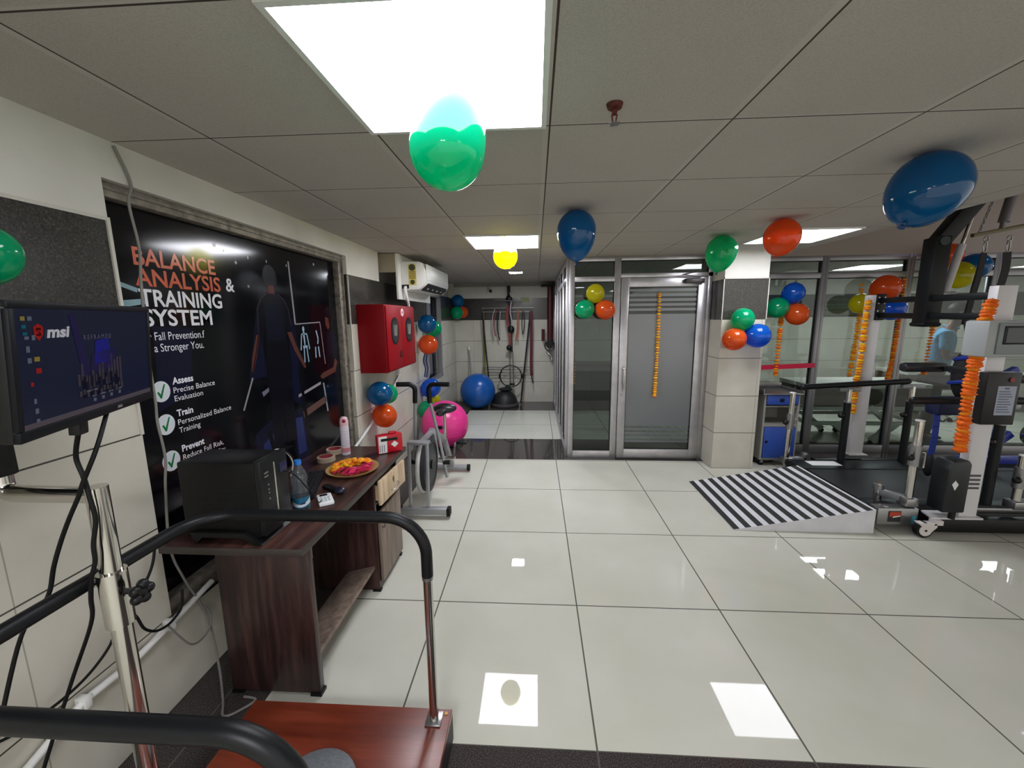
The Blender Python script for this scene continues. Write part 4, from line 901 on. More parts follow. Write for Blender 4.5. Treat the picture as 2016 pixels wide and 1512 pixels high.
pole('exercise_bar', 'short chrome bar hung level on the strap bundle', (-.76, 7.64, 1.965), (-.24, 7.60, 1.93), .011, STEEL, 'bar')
pole('wooden_pole', 'olive wooden pole leaning on the wall at the left end of the rack', (-.955, 7.66, .02), (-1.0, 7.84, 1.76), .018, YLB)
pole('exercise_pole', 'dark pole beside the olive one, behind the blue ball', (-.86, 7.66, .02), (-1.0, 7.70, 1.74), .014, STR)
pole('exercise_pole', 'long black pole leaning right of the balance dome up to the rack', (-.285, 7.60, .02), (-.095, 7.70, 1.76), .015, STR)
t = thing('mop', 'steel handled stick leaning in the corner behind the blue ball', 'stick', (-1.2, 7.6, 0))
MB().cyl((-1.19, 7.62, .1), (-1.29, 7.82, 1.05), .013, n=12).build('handle', STEEL, t); MB().cyl((-1.288, 7.815, 1.03), (-1.295, 7.83, 1.10), .019, n=12).build('cap', WPLAST, t); MB().box(-1.26, -1.12, 7.57, 7.67, .0, .1, .02).build('head', WHB, t)
t = thing('wall_sticker', 'small pale green sticker on the far wall granite', 'sticker', (-.2, BW, 1.93)); MB().box(-.28, -.12, BW-.004, BW-.001, 1.93, 2.01).build('sheet', mat('sticker_green', (150, 160, 110), .6), t)
#PART4
# ================================================================ FOREGROUND PLATFORM WITH GRIP RAIL
t = thing('balance_platform', 'low mahogany platform with a black padded grip rail in the foreground', 'platform', (-.75, .95, 0))
MB().box(-1.125, -.325, .45, 1.345, .108, .134, .003).build('deck', PLATW, t)
MB().box(-1.125, -.325, .45, 1.345, .0, .108).build('base', mat('platform_side', (26, 22, 22), .5), t)
s_ = MB()
for x, y in ((-.345, 1.325), (-.345, .47), (-1.105, .47)): s_.cyl((x, y, .134), (x, y, .136), .007, n=12)
s_.build('screw', GOLD, t)
RZ = .955
full = arc_path([(-.385, 1.30, .134), (-.385, 1.30, RZ), (-1.19, 1.30, RZ), (-1.19, .552, RZ), (-.395, .552, RZ), (-.395, .552, .134)], .14, 12)
pad, p1, p2 = [], [], []
for p in full:
    (p1 if (p.z < .74 and p.y > 1) else p2 if p.z < .74 else pad).append(p)
pad = [Vector((-.385, 1.30, .735))]+pad+[Vector((-.395, .552, .735))]
MB().tube(pad, .0205, 16).build('padded_rail', FOAM, t)
for y, x in ((1.30, -.385), (.552, -.395)):
    q = MB().cyl((x, y, .134), (x, y, .74), .0165, n=20).build('post', CHROME, t)
    MB().cyl((x, y, .722), (x, y, .737), .0195).build('post_ring', STEEL, q)
    MB().box(x-.03, x+.03, y-.03, y+.03, .134, .140, .002).build('post_flange', STEEL, q)
PXp, PYp = -1.128, .925
q = MB().cyl((PXp, PYp, .0), (PXp, PYp, 1.222), .0235, n=28).build('monitor_pole', CHROME, t, 'thick chrome pole')
MB().cyl((PXp, PYp, .83), (PXp, PYp, .985), .0315, n=28).cyl((PXp-.03, PYp, .955), (PXp-.062, PYp, .955), .016).build('collar', CHROME, q)
k_ = MB().cyl((PXp+.025, PYp+.0, .925), (PXp+.062, PYp+.005, .925), .008)
for a in range(5): k_.ball((PXp+.075, PYp+.02*math.cos(a*2*PI/5), .925+.02*math.sin(a*2*PI/5)), .014, 8)
k_.ball((PXp+.07, PYp, .925), .018, 8).build('clamp_knob', BLACK, q)
MB().cyl((PXp, PYp, 0), (PXp, PYp, .012), .05).build('pole_foot', STEEL, q)
MB().tube(arc_path([(PXp, PYp, 1.199), (-1.385, PYp, 1.199), (-1.385, PYp, 1.56)], .03), .0215, 18).build('monitor_arm', CHROME, t, 'chrome crank arm')
t2 = thing('balance_pad', 'grey rounded rubber pad on the mahogany platform', 'pad', (-.71, 1.03, .135))
MB().lathe([(0, 0), (.13, 0), (.14, .01), (.135, .03), (.10, .048), (.05, .053), (0, .054)], Matrix.Translation((-.71, 1.02, .135)), 36).build('pad', mat('pad_grey', (92, 96, 98), .5, noise=.1, nscale=80), t2)
# monitor
A_ = 1.957; U = Vector((math.cos(A_), math.sin(A_), 0)); NN = Vector((math.sin(A_), -math.cos(A_), 0)); T_ = .0823
UP = Vector((0, 0, 1))*math.cos(T_)+NN*math.sin(T_); NR = U.cross(UP)
MC = Vector((-1.058, .921, 1.5455)); mw, mh = .501, .270
t = thing('computer_monitor', 'black flat monitor with a dark blue desktop image on the chrome pole', 'monitor', MC)
MM = frame4(MC, U, UP, NR)
MB(MM).box(-mw/2, mw/2, -mh/2, mh/2, -.03, -.002, .004).build('back_cover', BLACK, t)
b = MB(MM); e = .014
b.box(-mw/2, mw/2, mh/2-e, mh/2, -.01, .002, .002).box(-mw/2, mw/2, -mh/2, -mh/2+.022, -.01, .003, .002).box(-mw/2, -mw/2+e, -mh/2+.022, mh/2-e, -.01, .002, .002).box(mw/2-e, mw/2, -mh/2+.022, mh/2-e, -.01, .002, .002).build('bezel', mat('bezel_black', (12, 14, 18), .45, spec=.2), t)
n = NT('screen_image'); g_ = n.new('ShaderNodeTexCoord'); sx = n.new('ShaderNodeSeparateXYZ'); n.link(g_.outputs['Generated'], sx.inputs[0])
em = n.new('ShaderNodeEmission'); em.inputs[0].default_value = lin((24, 32, 60)); em.inputs[1].default_value = .16
gl = n.new('ShaderNodeBsdfGlossy'); gl.inputs['Roughness'].default_value = .25; gl.inputs[0].default_value = (.05, .05, .05, 1)
ad = n.new('ShaderNodeAddShader'); n.link(em.outputs[0], ad.inputs[0]); n.link(gl.outputs[0], ad.inputs[1]); n.link(ad.outputs[0], n.out.inputs[0])
sc = MB(MM).box(-mw/2+e, mw/2-e, -mh/2+.022, mh/2-e, -.006, -.0005).build('screen', n.m, t)
def scr(name, col, st, shapes):
    b = MB(MM)
    for pts in shapes: b.prism([(x, y, 0.) for x, y in pts], (0, 0, .0006))
    return b.build(name, m_emit('screen_'+name, col, st) if ('screen_'+name) not in MATS else MATS['screen_'+name], sc)
def rc(x, y, w_, h_): return [(x, y), (x+w_, y), (x+w_, y+h_), (x, y+h_)]
scr('taskbar', (110, 100, 110), 0.14, [rc(-mw/2+e, -mh/2+.022, mw-2*e, .011)])
scr('violet_glow', (56, 50, 92), 0.14, [[(-.09, .11), (-.075, .115), (-.03, -.02), (-.055, -.03)], [(-.02, .02), (.075, .03), (.06, -.02), (-.03, -.02)]])
scr('blue_glow', (48, 48, 150), 0.16, [[(-.005, .05), (.045, .055), (.055, -.005), (-.012, -.005)]])
ph = []
for k in range(14): x = -.075+k*.0125; ph.append(rc(x, -.05+.012*math.sin(k*1.3), .007, .026+.014*math.sin(k*2.1)+.0022*k*(1 if k > 8 else .3))); ph.append(rc(x+.002, -.075+.006*math.sin(k*2.7), .008, .012+.007*math.sin(k*3.1)))
scr('city_blocks', (92, 82, 92), 0.13, ph)
scr('dark_blocks', (30, 28, 40), 0.20, [rc(-.06+k*.025, -.08, .014, .05) for k in range(6)])
scr('icon_yellow', (170, 150, 70), 0.14, [rc(-.222, .098, .010, .008), rc(-.196, .018, .013, .009)])
scr('icon_grey', (120, 130, 150), 0.13, [rc(-.205, .098, .010, .008), rc(-.216, .062, .010, .006), rc(-.198, .060, .008, .01), rc(-.214, .037, .008, .012), rc(-.213, .016, .009, .010), rc(-.206, -.065, .006, .01), rc(-.205, -.085, .008, .01), rc(-.204, -.104, .008, .008)])
scr('icon_caption', (120, 124, 140), 0.13, [rc(-.03, -.082, .016, .004), rc(.0, -.0815, .022, .004), rc(.035, -.081, .018, .004), rc(.075, -.08, .014, .004), rc(-.026, -.094, .010, .008), rc(.006, -.0935, .010, .008), rc(.04, -.0925, .010, .008), rc(.076, -.0915, .010, .008), rc(-.05, -.068, .04, .004)])
scr('icon_teal', (40, 120, 140), 0.13, [rc(-.221, .083, .010, .007), rc(-.219, .070, .010, .006)])
shield = [(-.192, .086), (-.180, .092), (-.168, .086), (-.169, .070), (-.180, .058), (-.191, .070)]
scr('shield_red', (176, 44, 40), 0.17, [shield, rc(-.194, -.006, .013, .010), rc(-.21, -.03, .006, .008)])
scr('shield_mark', (40, 10, 14), 0.17, [[(-.187, .084), (-.174, .084), (-.174, .079), (-.182, .079), (-.174, .073), (-.174, .068), (-.186, .068), (-.186, .072), (-.179, .072), (-.187, .078)]])
UL, UPL = U, UP
def mtxt(name, s, x, y, w_, cap, col, st, bold=0, shear=0):
    o_ = MC+U*x+UP*y
    text_mb(s, o_, U, UP+U*shear, w_, cap, bold, .0012).build(name, m_emit('screen_'+name, col, st) if ('screen_'+name) not in MATS else MATS['screen_'+name], sc, smooth=False)
mtxt('logo_lettering', 'msi', -.160, .064, .064, .022, (206, 206, 214), .2, .04, .2)
mtxt('title_lettering', 'R E F R A M E D', -.048, .054, .104, .011, (96, 90, 110), .25)
text_mb('DELL', MC+U*.062-UP*(mh/2-.007), U, UP, .022, .0065, .03, .0035).build('bezel_badge', mat('badge_grey', (130, 134, 140), .4), t, smooth=False)
MB(MM).box(-.06, .06, -.06, .06, -.05, -.03, .004).build('mount_plate', BLACK, t)
v0 = MC-NR*.05
MB().bar(v0, (-1.395, .925, 1.53), .035, .035).build('mount_arm', BLACK, t)
pp = MC-U*.06-UP*(mh/2)+NR*(-.015)
MB(frame4(pp, U, UP, NR)).box(-.016, .016, -.03, .002, -.01, .012, .003).build('cable_plug', BLACK, t)
wire('monitor_cable', [pp-UP*.028, (-1.117, .885, 1.315), (-1.107, .885, 1.263), (-1.100, .885, 1.203), (-1.099, .887, 1.15), (-1.112, .883, 1.087), (-1.118, .884, 1.038), (-1.135, .882, .99), (-1.17, .90, .92), (-1.25, .95, .8), (-1.35, .95, .6), (-1.45, .9, .3), (-1.47, .8, .02)], .0052, RUBBER, 'black video cable from the monitor down beside the chrome pole')
pq = MC+U*.065-UP*(mh/2)-NR*.02
wire('monitor_cable', [pq, (-1.058, .885, 1.341), (-1.095, .873, 1.257), (-1.116, .873, 1.217), (-1.161, .88, 1.155), (-1.201, .885, 1.092), (-1.235, .885, 1.021), (-1.262, .885, .948), (-1.30, .885, .895), (-1.38, .88, .786), (-1.45, .8, .4), (-1.48, .7, .02)], .0052, RUBBER, 'black power cable from the monitor crossing the chrome arm')
# second black monitor mostly outside the view at the left
A2 = 1.45; U2 = Vector((math.cos(A2), math.sin(A2), 0)); N2 = Vector((math.sin(A2), -math.cos(A2), 0)); UP2 = Vector((0, 0, 1))
t = thing('second_monitor', 'black display panel at the left edge beside the chrome arm', 'monitor', (-1.3, .72, 1.3))
M2 = frame4(Vector((-1.37, .69, 1.41)), U2, UP2, U2.cross(UP2))
MB(M2).box(-.24, .24, -.155, .155, -.02, .012, .008).build('panel', BLACK, t)
MB(M2).box(-.225, .225, -.135, .14, .011, .0125).build('screen', mat('off_screen', (14, 15, 18), .15), t)
MB().bar((-1.36, .80, 1.36), (-1.395, .91, 1.36), .03, .03).build('mount', BLACK, t)

# ================================================================ RAMP AND TREADMILL
t = thing('ramp', 'white wedge ramp with black anti-slip stripes leading up to the treadmill', 'ramp', (2.05, 3.48, 0))
RX0, RX1, RY0, RY1, RH = 1.525, 2.556, 3.012, 3.945, .188
MB().prism([(RX0, RY0, 0), (RX1, RY0, 0), (RX1, RY0, RH), (RX0, RY0, .006)], (0, RY1-RY0, 0)).build('wedge', mat('ramp_white', (206, 206, 210), .45, noise=.03, nscale=8), t)
sl = (RH-.006)/(RX1-RX0); gm = mat('ramp_grit', (38, 38, 37), .85, noise=.3, nscale=400)
nst = 12; pit = (RX1-RX0-.02)/(nst-.45)
for k in range(nst):
    xa = RX0+.004+k*pit; xb = min(xa+pit*.5, RX1-.001); za, zb = .0065+(xa-RX0)*sl, .0065+(xb-RX0)*sl
    MB().prism([(xa, RY0+.002, za), (xb, RY0+.002, zb), (xb, RY0+.002, zb+.0015), (xa, RY0+.002, za+.0015)], (0, RY1-RY0-.004, 0)).build('grip_stripe', gm, t)
t = thing('treadmill', 'low black treadmill deck behind the striped ramp', 'treadmill', (3.7, 3.5, 0))
TX0, TX1 = 2.66, 4.9
MB().box(TX0, TX1, 3.22, 3.90, .02, .165).build('bed', BLACK, t)
MB().box(2.60, TX1, 3.24, 3.88, .166, .178, .004).build('belt', mat('belt_black', (30, 31, 33), .55, noise=.2, nscale=90), t)
MB().box(2.565, TX1, 3.12, 3.24, .03, .186, .006).build('side_rail', MATTE, t); MB().box(3.35, TX1, 3.112, 3.12, .125, .168, .002).build('side_strip', STEEL, t)
MB().box(2.565, TX1, 3.88, 4.12, .03, .186, .006).build('side_rail', MATTE, t)
MB().box(2.565, 2.66, 3.24, 3.88, .10, .16, .01).build('front_roller', RUBBER, t)
ep = MB().box(2.59, 2.88, 3.035, 3.12, .06, .19, .003).build('end_plate', STEEL, t)
MB().box(2.665, 2.755, 3.032, 3.035, .085, .17).build('plate_sticker', mat('sticker_black', (20, 26, 24), .4), ep)
MB().prism([(2.672, 3.0305, .125), (2.75, 3.0305, .135), (2.75, 3.0305, .165), (2.672, 3.0305, .165)], (0, .0015, 0)).prism([(2.70, 3.030, .13), (2.735, 3.030, .128), (2.75, 3.030, .142), (2.72, 3.030, .148)], (0, .001, 0)).build('sticker_red', mat('sticker_redbrown', (170, 60, 40), .4), ep)
MB().prism([(2.695, 3.0295, .118), (2.75, 3.0295, .13), (2.75, 3.0295, .136), (2.70, 3.0295, .128)], (0, .001, 0)).build('sticker_white', PAPER, ep)
MB().box(2.835, 2.865, 3.031, 3.035, .075, .135).build('serial_plate', mat('teal_plate', (60, 130, 150), .4), ep)
t2 = tag(MB().box(2.70, 2.98, 3.95, 4.07, .187, .190).build('paper_sheet', PAPER), 'white sheet of paper lying on the far treadmill rail', 'paper')
t2 = thing('paper_stack', 'small white folded paper on the floor beside the blue cabinet', 'paper', (2.6, 4.2, 0)); 
MB().box(2.64, 2.80, 4.20, 4.30, .0, .012).build('sheet', PAPER, t2)
# handrails
def rail(lab, p0, p1, posts, low):
    t = thing('handrail', lab, 'handrail', ((p0[0]+p1[0])/2, (p0[1]+p1[1])/2, .186))
    d = (Vector(p1)-Vector(p0)).normalized()
    b = MB().cyl(p0, p1, .028, n=18); b.ball(p0, .028, 10).ball(p1, .028, 10); b.build('padded_rail', FOAM, t)
    for x, y, ztop in posts:
        q = MB().cyl((x, y, low), (x, y, ztop), .031, n=18).build('post', MATTE, t)
        zr = p0[2]+(x-p0[0])/(p1[0]-p0[0])*(p1[2]-p0[2])
        MB().cyl((x, y, ztop), (x, y, zr-.05), .024, n=18).build('inner_tube', CHROME, q); MB().cyl((x, y, ztop-.004), (x, y, ztop+.008), .034).build('collar_ring', STEEL, q)
        MB().box(x-.10, x+.10, y-.02, y+.02, zr-.07, zr-.032, .004).build('rail_bracket', GREYP, t)
        MB().cyl((x-.05, y-.02, ztop-.13), (x-.03, y-.02, ztop-.13), .01).ball((x-.065, y-.02, ztop-.13), .026, 8).build('post_knob', BLACK, q)
    return t
rail('black padded handrail on the far side of the treadmill', (2.61, 4.07, .945), (3.60, 4.10, .995), [(3.06, 4.09, .79), (3.64, 4.09, .80)], .187)
rail('black padded handrail on the near side of the treadmill', (2.80, 3.12, 1.005), (4.3, 3.12, 1.005), [(3.47, 3.155, .82), (4.1, 3.155, .82)], .187)
def crank_post(lab, x, y, z0, ztop, ax, ay, plen):
    """chrome swing post with collar, knob, lever, swing arm and end pin"""
    t = thing('swing_post', lab, 'post', (x, y, z0))
    if y > 4: MB().cyl((x, y, 0), (x, y, z0), .03).cyl((x, y, 0), (x, y, .012), .06).build('floor_foot', STEEL, t)
    MB().cyl((x, y, z0), (x, y, ztop), .026, n=20).build('tube', CHROME, t); MB().cyl((x, y, ztop-.004), (x, y, ztop+.004), .028).build('cap', WPLAST, t)
    zc = z0+(ztop-z0)*.36 if z0 < .1 else z0+(ztop-z0)*.62
    q = MB().cyl((x, y, zc-.1), (x, y, zc+.06), .036, n=20).build('collar', STEEL, t)
    MB().cyl((x-.03, y-.02, zc-.02), (x-.06, y-.04, zc-.02), .01).ball((x-.075, y-.05, zc-.02), .026, 8).build('knob', BLACK, q)
    MB().tube(arc_path([(x+.03, y, zc), (x+.075, y, zc), (x+.075, y, zc-.12)], .02), .007).build('lever', CHROME, q)
    MB().box(x-.045, x+.045, y-.045, y+.045, z0-.012, z0+.05, .008).build('base_socket', STEEL, t)
    a = MB().bar((x, y, z0+.03), (x+ax, y+ay, z0+.03), .05, .055, .012).build('swing_arm', GREYP, t)
    MB().cyl((x+ax, y+ay, z0-.03), (x+ax, y+ay, z0+.10), .027).build('end_pin', CHROME, a); MB().cyl((x+ax, y+ay, z0+.05), (x+ax, y+ay, z0+.09), .033).build('pin_ring', STEEL, a)
crank_post('tall chrome swing post at the near front corner of the treadmill', 2.84, 3.09, .21, .86, -.10, .15, .1)
crank_post('chrome swing post at the right edge in front of the near handrail', 3.60, 3.085, .20, .60, .18, .0, .1)
crank_post('chrome swing post in front of the blue cabinet', 2.61, 4.215, .13, .86, .17, -.01, .1)

# ================================================================ WALKING FRAME (gantry)
t = thing('walking_gantry', 'tall white walking-support gantry with black crossbars over the treadmill', 'gantry', (3.25, 3.7, 0))
for lab, x0, x1, ya, yb_ in (('post', 3.285, 3.41, 4.28, 4.345), ('post', 3.15, 3.275, 3.02, 3.085)):
    q = MB().box(x0, x1, ya, yb_, .14 if ya < 4 else .19, 1.825, .004).build('post', WHITE, t)
    if ya < 4:
        b = MB()
        for k in range(4): b.box(x0+.01, x1-.02, ya-.0015, ya, .36+k*.032, .36+k*.032+.016)
        b.build('instruction_print', mat('print_dark', (80, 78, 82), .6), q)
MB().prism([(2.93, 2.985, .135), (3.29, 2.985, .135), (3.29, 3.11, .135), (2.965, 3.11, .135)], (0, 0, .012)).build('base_plate', WHITE, t)
MB().box(3.27, 3.45, 4.26, 4.36, .187, .196).build('base_plate', WHITE, t)
MB().box(2.95, 4.9, 2.99, 3.10, .03, .134, .004).build('base_beam', BLACK, t)
MB().box(2.95, 4.9, 4.28, 4.36, .03, .134, .004).build('base_beam', BLACK, t)
cst = MB().prism([(2.82, 2.955, .115), (2.95, 2.955, .115), (2.955, 2.955, .085), (2.915, 2.955, .04), (2.87, 2.955, .06)], (0, .05, 0), .004).box(2.93, 2.99, 2.955, 3.005, .10, .134).build('castor_fork', mat('castor_white', (206, 200, 196), .4), t)
MB().cyl((2.875, 2.96, .058), (2.875, 3.0, .058), .058, n=32).build('castor_wheel', RUBBER, cst)
MB().cyl((2.875, 2.954, .058), (2.875, 3.004, .058), .043, n=32).build('castor_disc', mat('castor_white', (206, 200, 196)), cst); MB().cyl((2.875, 2.952, .058), (2.875, 3.006, .058), .009, n=12).build('axle', BLACK, cst)
for x in (2.86,): MB().cyl((x+.1, 4.32, .05), (x+.1, 4.36, .05), .05, n=24).build('castor_wheel', RUBBER, t)
pl = MB().box(3.345, 3.43, 4.262, 4.28, 1.58, 1.835, .002).build('bolt_plate', MATTE, t)
b = MB()
for z in (1.61, 1.67, 1.745, 1.80):
    for x in (3.36, 3.415): b.cyl((x, 4.26, z), (x, 4.263, z), .008, n=10)
b.build('bolt', STEEL, pl)
for z in (1.77, 1.625): MB().bar((3.405, 4.27, z), (3.215, 3.09, z-.01), .055, .05, .006).build('crossbar', MATTE, t)
mM = Matrix.Translation((3.315, 3.70, 0)) @ Matrix.Rotation(math.radians(-9), 4, 'Z')
ms_ = MB(mM).box(-.055, .055, -.075, .075, 1.555, 2.26, .008).build('mast', MATTE, t)
MB(mM).box(-.07, .07, -.085, .085, 1.53, 1.57, .02).build('mast_foot', MATTE, ms_)
MB(mM).cyl((-.0, -.085, 2.22), (-.0, .085, 2.22), .035).build('pivot', mat('pivot_dark', (44, 50, 50), .3, .5), ms_)
MB().bar((3.31, 3.70, 2.20), (3.66, 3.66, 2.74), .12, .11, .008).bar((3.63, 3.663, 2.71), (3.82, 3.60, 2.78), .10, .09, .006).build('boom', MATTE, t)
ac_ = MB().cyl((3.43, 3.70, 1.80), (3.50, 3.69, 2.20), .03, .027, n=20).build('lift_cylinder', mat('actuator_white', (176, 174, 178), .35), t)
MB().cyl((3.495, 3.69, 2.18), (3.585, 3.68, 2.66), .013, n=12).build('piston_rod', CHROME, ac_)
MB().box(3.39, 3.50, 3.67, 3.73, 1.785, 1.82, .004).build('actuator_mount', GREYP, ac_)
# arm rest
MB().box(2.87, 3.19, 3.30, 3.38, 1.19, 1.262, .025).box(3.14, 3.22, 3.08, 3.36, 1.20, 1.24, .006).build('arm_rest', mat('armrest_vinyl', (22, 24, 28), .35), t)
# motor cover
mc = MB().prism([(2.965, 2.955, .20), (2.965, 2.955, .53), (2.99, 2.955, .59), (3.10, 2.955, .60), (3.12, 2.955, .57), (3.12, 2.955, .20)], (0, .13, 0), .012).build('motor_cover', mat('cover_black', (24, 28, 31), .4), t)
MB().prism([(3.0, 2.953, .42), (3.02, 2.953, .45), (3.045, 2.953, .42), (3.025, 2.953, .375)], (0, .002, 0), 0).build('cover_badge', PAPER, mc)
MB().cyl((3.06, 2.98, .147), (3.06, 2.98, .20), .02).build('motor_foot', BLACK, mc)
# console
cz0, cz1 = 1.35, 1.59
cn = MB().prism([(2.965, 2.86, cz0), (3.46, 2.86, cz0), (3.46, 3.018, cz0), (2.965, 3.018, cz0)], (0, 0, cz1-cz0), .012).build('console', mat('console_grey', (158, 162, 162), .4), t)
MB().box(3.02, 3.44, 2.848, 2.862, cz0+.02, cz1-.015, .005).build('console_face', mat('console_face', (128, 134, 136), .4), cn)
MB().box(3.05, 3.25, 2.844, 2.85, 1.435, 1.555, .002).build('console_screen_frame', BLACK, cn)
MB().box(3.065, 3.238, 2.8425, 2.8445, 1.447, 1.543).build('console_screen', mat('console_lcd', (48, 54, 56), .15), cn)
b = MB()
for z in (1.385, 1.405): b.cyl((3.235, 2.844, z), (3.235, 2.85, z), .008, n=12)
b.build('console_button', mat('console_btn', (60, 64, 66), .5), cn)
# control box
cb_ = MB().box(3.115, 3.335, 2.955, 3.018, .865, 1.235, .006).build('control_box', mat('control_black', (20, 20, 21), .45), t)
MB().box(3.19, 3.31, 2.9525, 2.955, .935, 1.14).build('notice_sheet', mat('notice_sheet', (156, 162, 178), .6), cb_)
b = MB()
for k in range(9): b.box(3.20, 3.29-.01*(k % 3), 2.951, 2.9525, .955+k*.018, .961+k*.018)
b.box(3.235, 3.262, 2.951, 2.9525, 1.118, 1.13); b.build('notice_print', mat('notice_print', (92, 96, 112), .6), cb_)
MB().cyl((3.27, 2.948, 1.185), (3.27, 2.955, 1.185), .016).build('power_button', mat('btn_red', (120, 40, 24), .4), cb_)

# spreader with straps and harness
t = thing('lifting_spreader', 'steel spreader bar with chains and black straps hanging from the gantry boom', 'spreader', (3.69, 3.60, 2.27))
MB().bar((3.50, 3.62, 2.255), (3.89, 3.58, 2.325), .035, .03, .004).build('bar', mat('spreader_olive', (104, 96, 74), .45, .4), t)
def chain(p0, p1, nl, nm):
    b = MB(); p0, p1 = Vector(p0), Vector(p1)
    for k in range(nl):
        c = p0.lerp(p1, (k+.5)/nl); L = (p1-p0).length/nl*.72
        dx = Vector((.008, 0, 0)) if k % 2 else Vector((0, .008, 0)); d = (p1-p0).normalized()
        b.tube([c+dx*math.cos(a*PI/6)*1.0+d*L*math.sin(a*PI/6) for a in range(12)], .0028, 6, True)
    return b.build(nm, STEEL, t)
chain((3.545, 3.615, 2.28), (3.66, 3.62, 2.70), 18, 'chain'); chain((3.85, 3.585, 2.33), (3.80, 3.60, 2.74), 18, 'chain')
MB().cyl((3.70, 3.60, 2.35), (3.73, 3.60, 2.56), .035).cyl((3.73, 3.60, 2.56), (3.75, 3.60, 2.74), .012).cyl((3.695, 3.60, 2.30), (3.70, 3.60, 2.36), .018).build('load_cell', mat('loadcell', (120, 116, 120), .35, .7), t)
for x, y in ((3.60, 3.607), (3.76, 3.593)):
    k_ = MB().tube([(x+.018*math.cos(a*PI/8), y, 2.225+.018*math.sin(a*PI/8)) for a in range(16)], .005, 8, True).tube([(x+.012*math.cos(a*PI/8), y, 2.165+.045*math.sin(a*PI/8)) for a in range(16)], .005, 8, True).build('carabiner', STEEL, t)
b = MB(); strip(b, [(3.60, 3.607, 2.12), (3.585, 3.60, 1.95), (3.55, 3.59, 1.75), (3.52, 3.58, 1.55)], .045, (0, 1, .2), .005); strip(b, [(3.59, 3.607, 2.12), (3.55, 3.60, 1.85), (3.50, 3.58, 1.55)], .022, (0, 1, .2), .004); b.build('strap', STR, t)
b = MB(); strip(b, [(3.76, 3.593, 2.12), (3.765, 3.59, 1.97), (3.72, 3.58, 1.75), (3.66, 3.58, 1.5)], .06, (0, 1, .2), .005); b.build('strap', STR, t)
t = thing('walking_harness', 'black and blue walking harness vest hanging behind the near white post', 'harness', (3.5, 3.55, .85))
HB = mat('harness_blue', (24, 52, 150), .6); HK = mat('harness_black', (20, 20, 24), .7)
MB().ball((3.57, 3.56, 1.14), .09, 16, (1.0, .9, 2.4)).build('vest', HK, t)
for z in (1.27, 1.17, 1.07):
    rr = .09*math.sqrt(max(.05, 1-((z-1.14)/.216)**2))
    MB().tube([(3.57+(rr+.004)*math.cos(a*PI/14), 3.56+(rr+.004)*.9*math.sin(a*PI/14), z+.012*math.sin(a*PI/7)) for a in range(28)], .016, 6, True).build('band', HB, t)
b = MB(); strip(b, [(3.53, 3.52, 1.32), (3.50, 3.54, 1.50), (3.51, 3.58, 1.62)], .03, (0, 1, 0), .005); strip(b, [(3.56, 3.56, 1.32), (3.60, 3.57, 1.46), (3.66, 3.58, 1.56)], .03, (0, 1, 0), .005); b.build('shoulder_strap', STR, t)
MB().box(3.33, 3.56, 3.48, 3.62, .80, .95, .03).build('seat_pad', mat('harness_navy', (18, 26, 62), .6), t)
b = MB(); strip(b, [(3.36, 3.52, .84), (3.37, 3.52, .6), (3.36, 3.52, .45)], .05, (0, 1, 0), .006); b.build('leg_strap', HB, t)
MB().ball((3.36, 3.52, .36), .05, 8, (.8, .8, 2.0)).build('leg_cuff', HK, t)

# ================================================================ BLUE MACHINE AT THE RIGHT EDGE
t = thing('blue_exercise_machine', 'blue framed exercise machine with black seat behind the gantry at the right edge', 'exercise machine', (4.25, 3.98, .19))
BF = mat('frame_blue', (26, 44, 140), .35)
b = MB(); b.bar((4.20, 4.05, .19), (4.55, 4.05, .50), .06, .07, .006).bar((4.36, 4.05, .34), (4.29, 4.05, 1.22), .05, .05, .006).bar((4.1, 4.05, .23), (4.85, 4.05, .23), .06, .07, .006); b.build('frame', BF, t)
MB().box(4.36, 4.72, 3.95, 4.15, .99, 1.08, .04).build('seat', mat('machine_seat', (22, 24, 30), .4), t)
MB().bar((4.3, 4.05, 1.0), (4.5, 4.05, 1.12), .05, .05).build('seat_support', BF, t)
MB().lathe([(0, -.04), (.11, -.04), (.12, 0), (.11, .04), (0, .04)], frame4((4.72, 3.98, .50), (1, 0, 0), (0, 0, 1), (0, -1, 0)), 28).build('flywheel', CHROME, t)
MB().ball((4.40, 4.05, .88), .10, 10, (1.3, .6, .8)).build('shroud', BLACK, t)

# ================================================================ BLUE CABINET ON CASTORS
t = thing('trolley_cabinet', 'grey bedside trolley with blue drawer and blue door beside the pillar', 'cabinet', (2.65, 4.58, 0))
GB = mat('trolley_grey', (150, 148, 140), .45)
cx0, cx1, cy0, cy1 = 2.455, 2.825, 4.43, 4.80
b = MB().box(cx0, cx0+.02, cy0, cy1, .07, .80).box(cx1-.02, cx1, cy0, cy1, .07, .80).box(cx0+.02, cx1-.02, cy1-.02, cy1, .07, .80).box(cx0+.02, cx1-.02, cy0, cy1-.02, .07, .09).box(cx0+.02, cx1-.02, cy0, cy1-.02, .445, .465).box(cx0+.02, cx1-.02, cy0+.005, cy1-.02, .66, .675)
b.build('body', GB, t)
d = MB().box(cx0+.022, cx1-.022, cy0-.014, cy0+.004, .69, .795, .003).build('drawer', BLUE, t); MB().box(2.61, 2.655, cy0-.018, cy0-.013, .725, .76, .002).build('pull', BLACK, d)
d = MB().box(cx0+.022, cx1-.022, cy0-.014, cy0+.004, .095, .442, .003).build('door', BLUE, t); MB().box(cx0+.035, cx0+.065, cy0-.018, cy0-.013, .265, .292, .002).build('pull', BLACK, d)
tr = MB().box(cx0-.03, cx1+.02, cy0-.03, cy1+.01, .80, .815, .003).build('steel_top', STEEL, t)
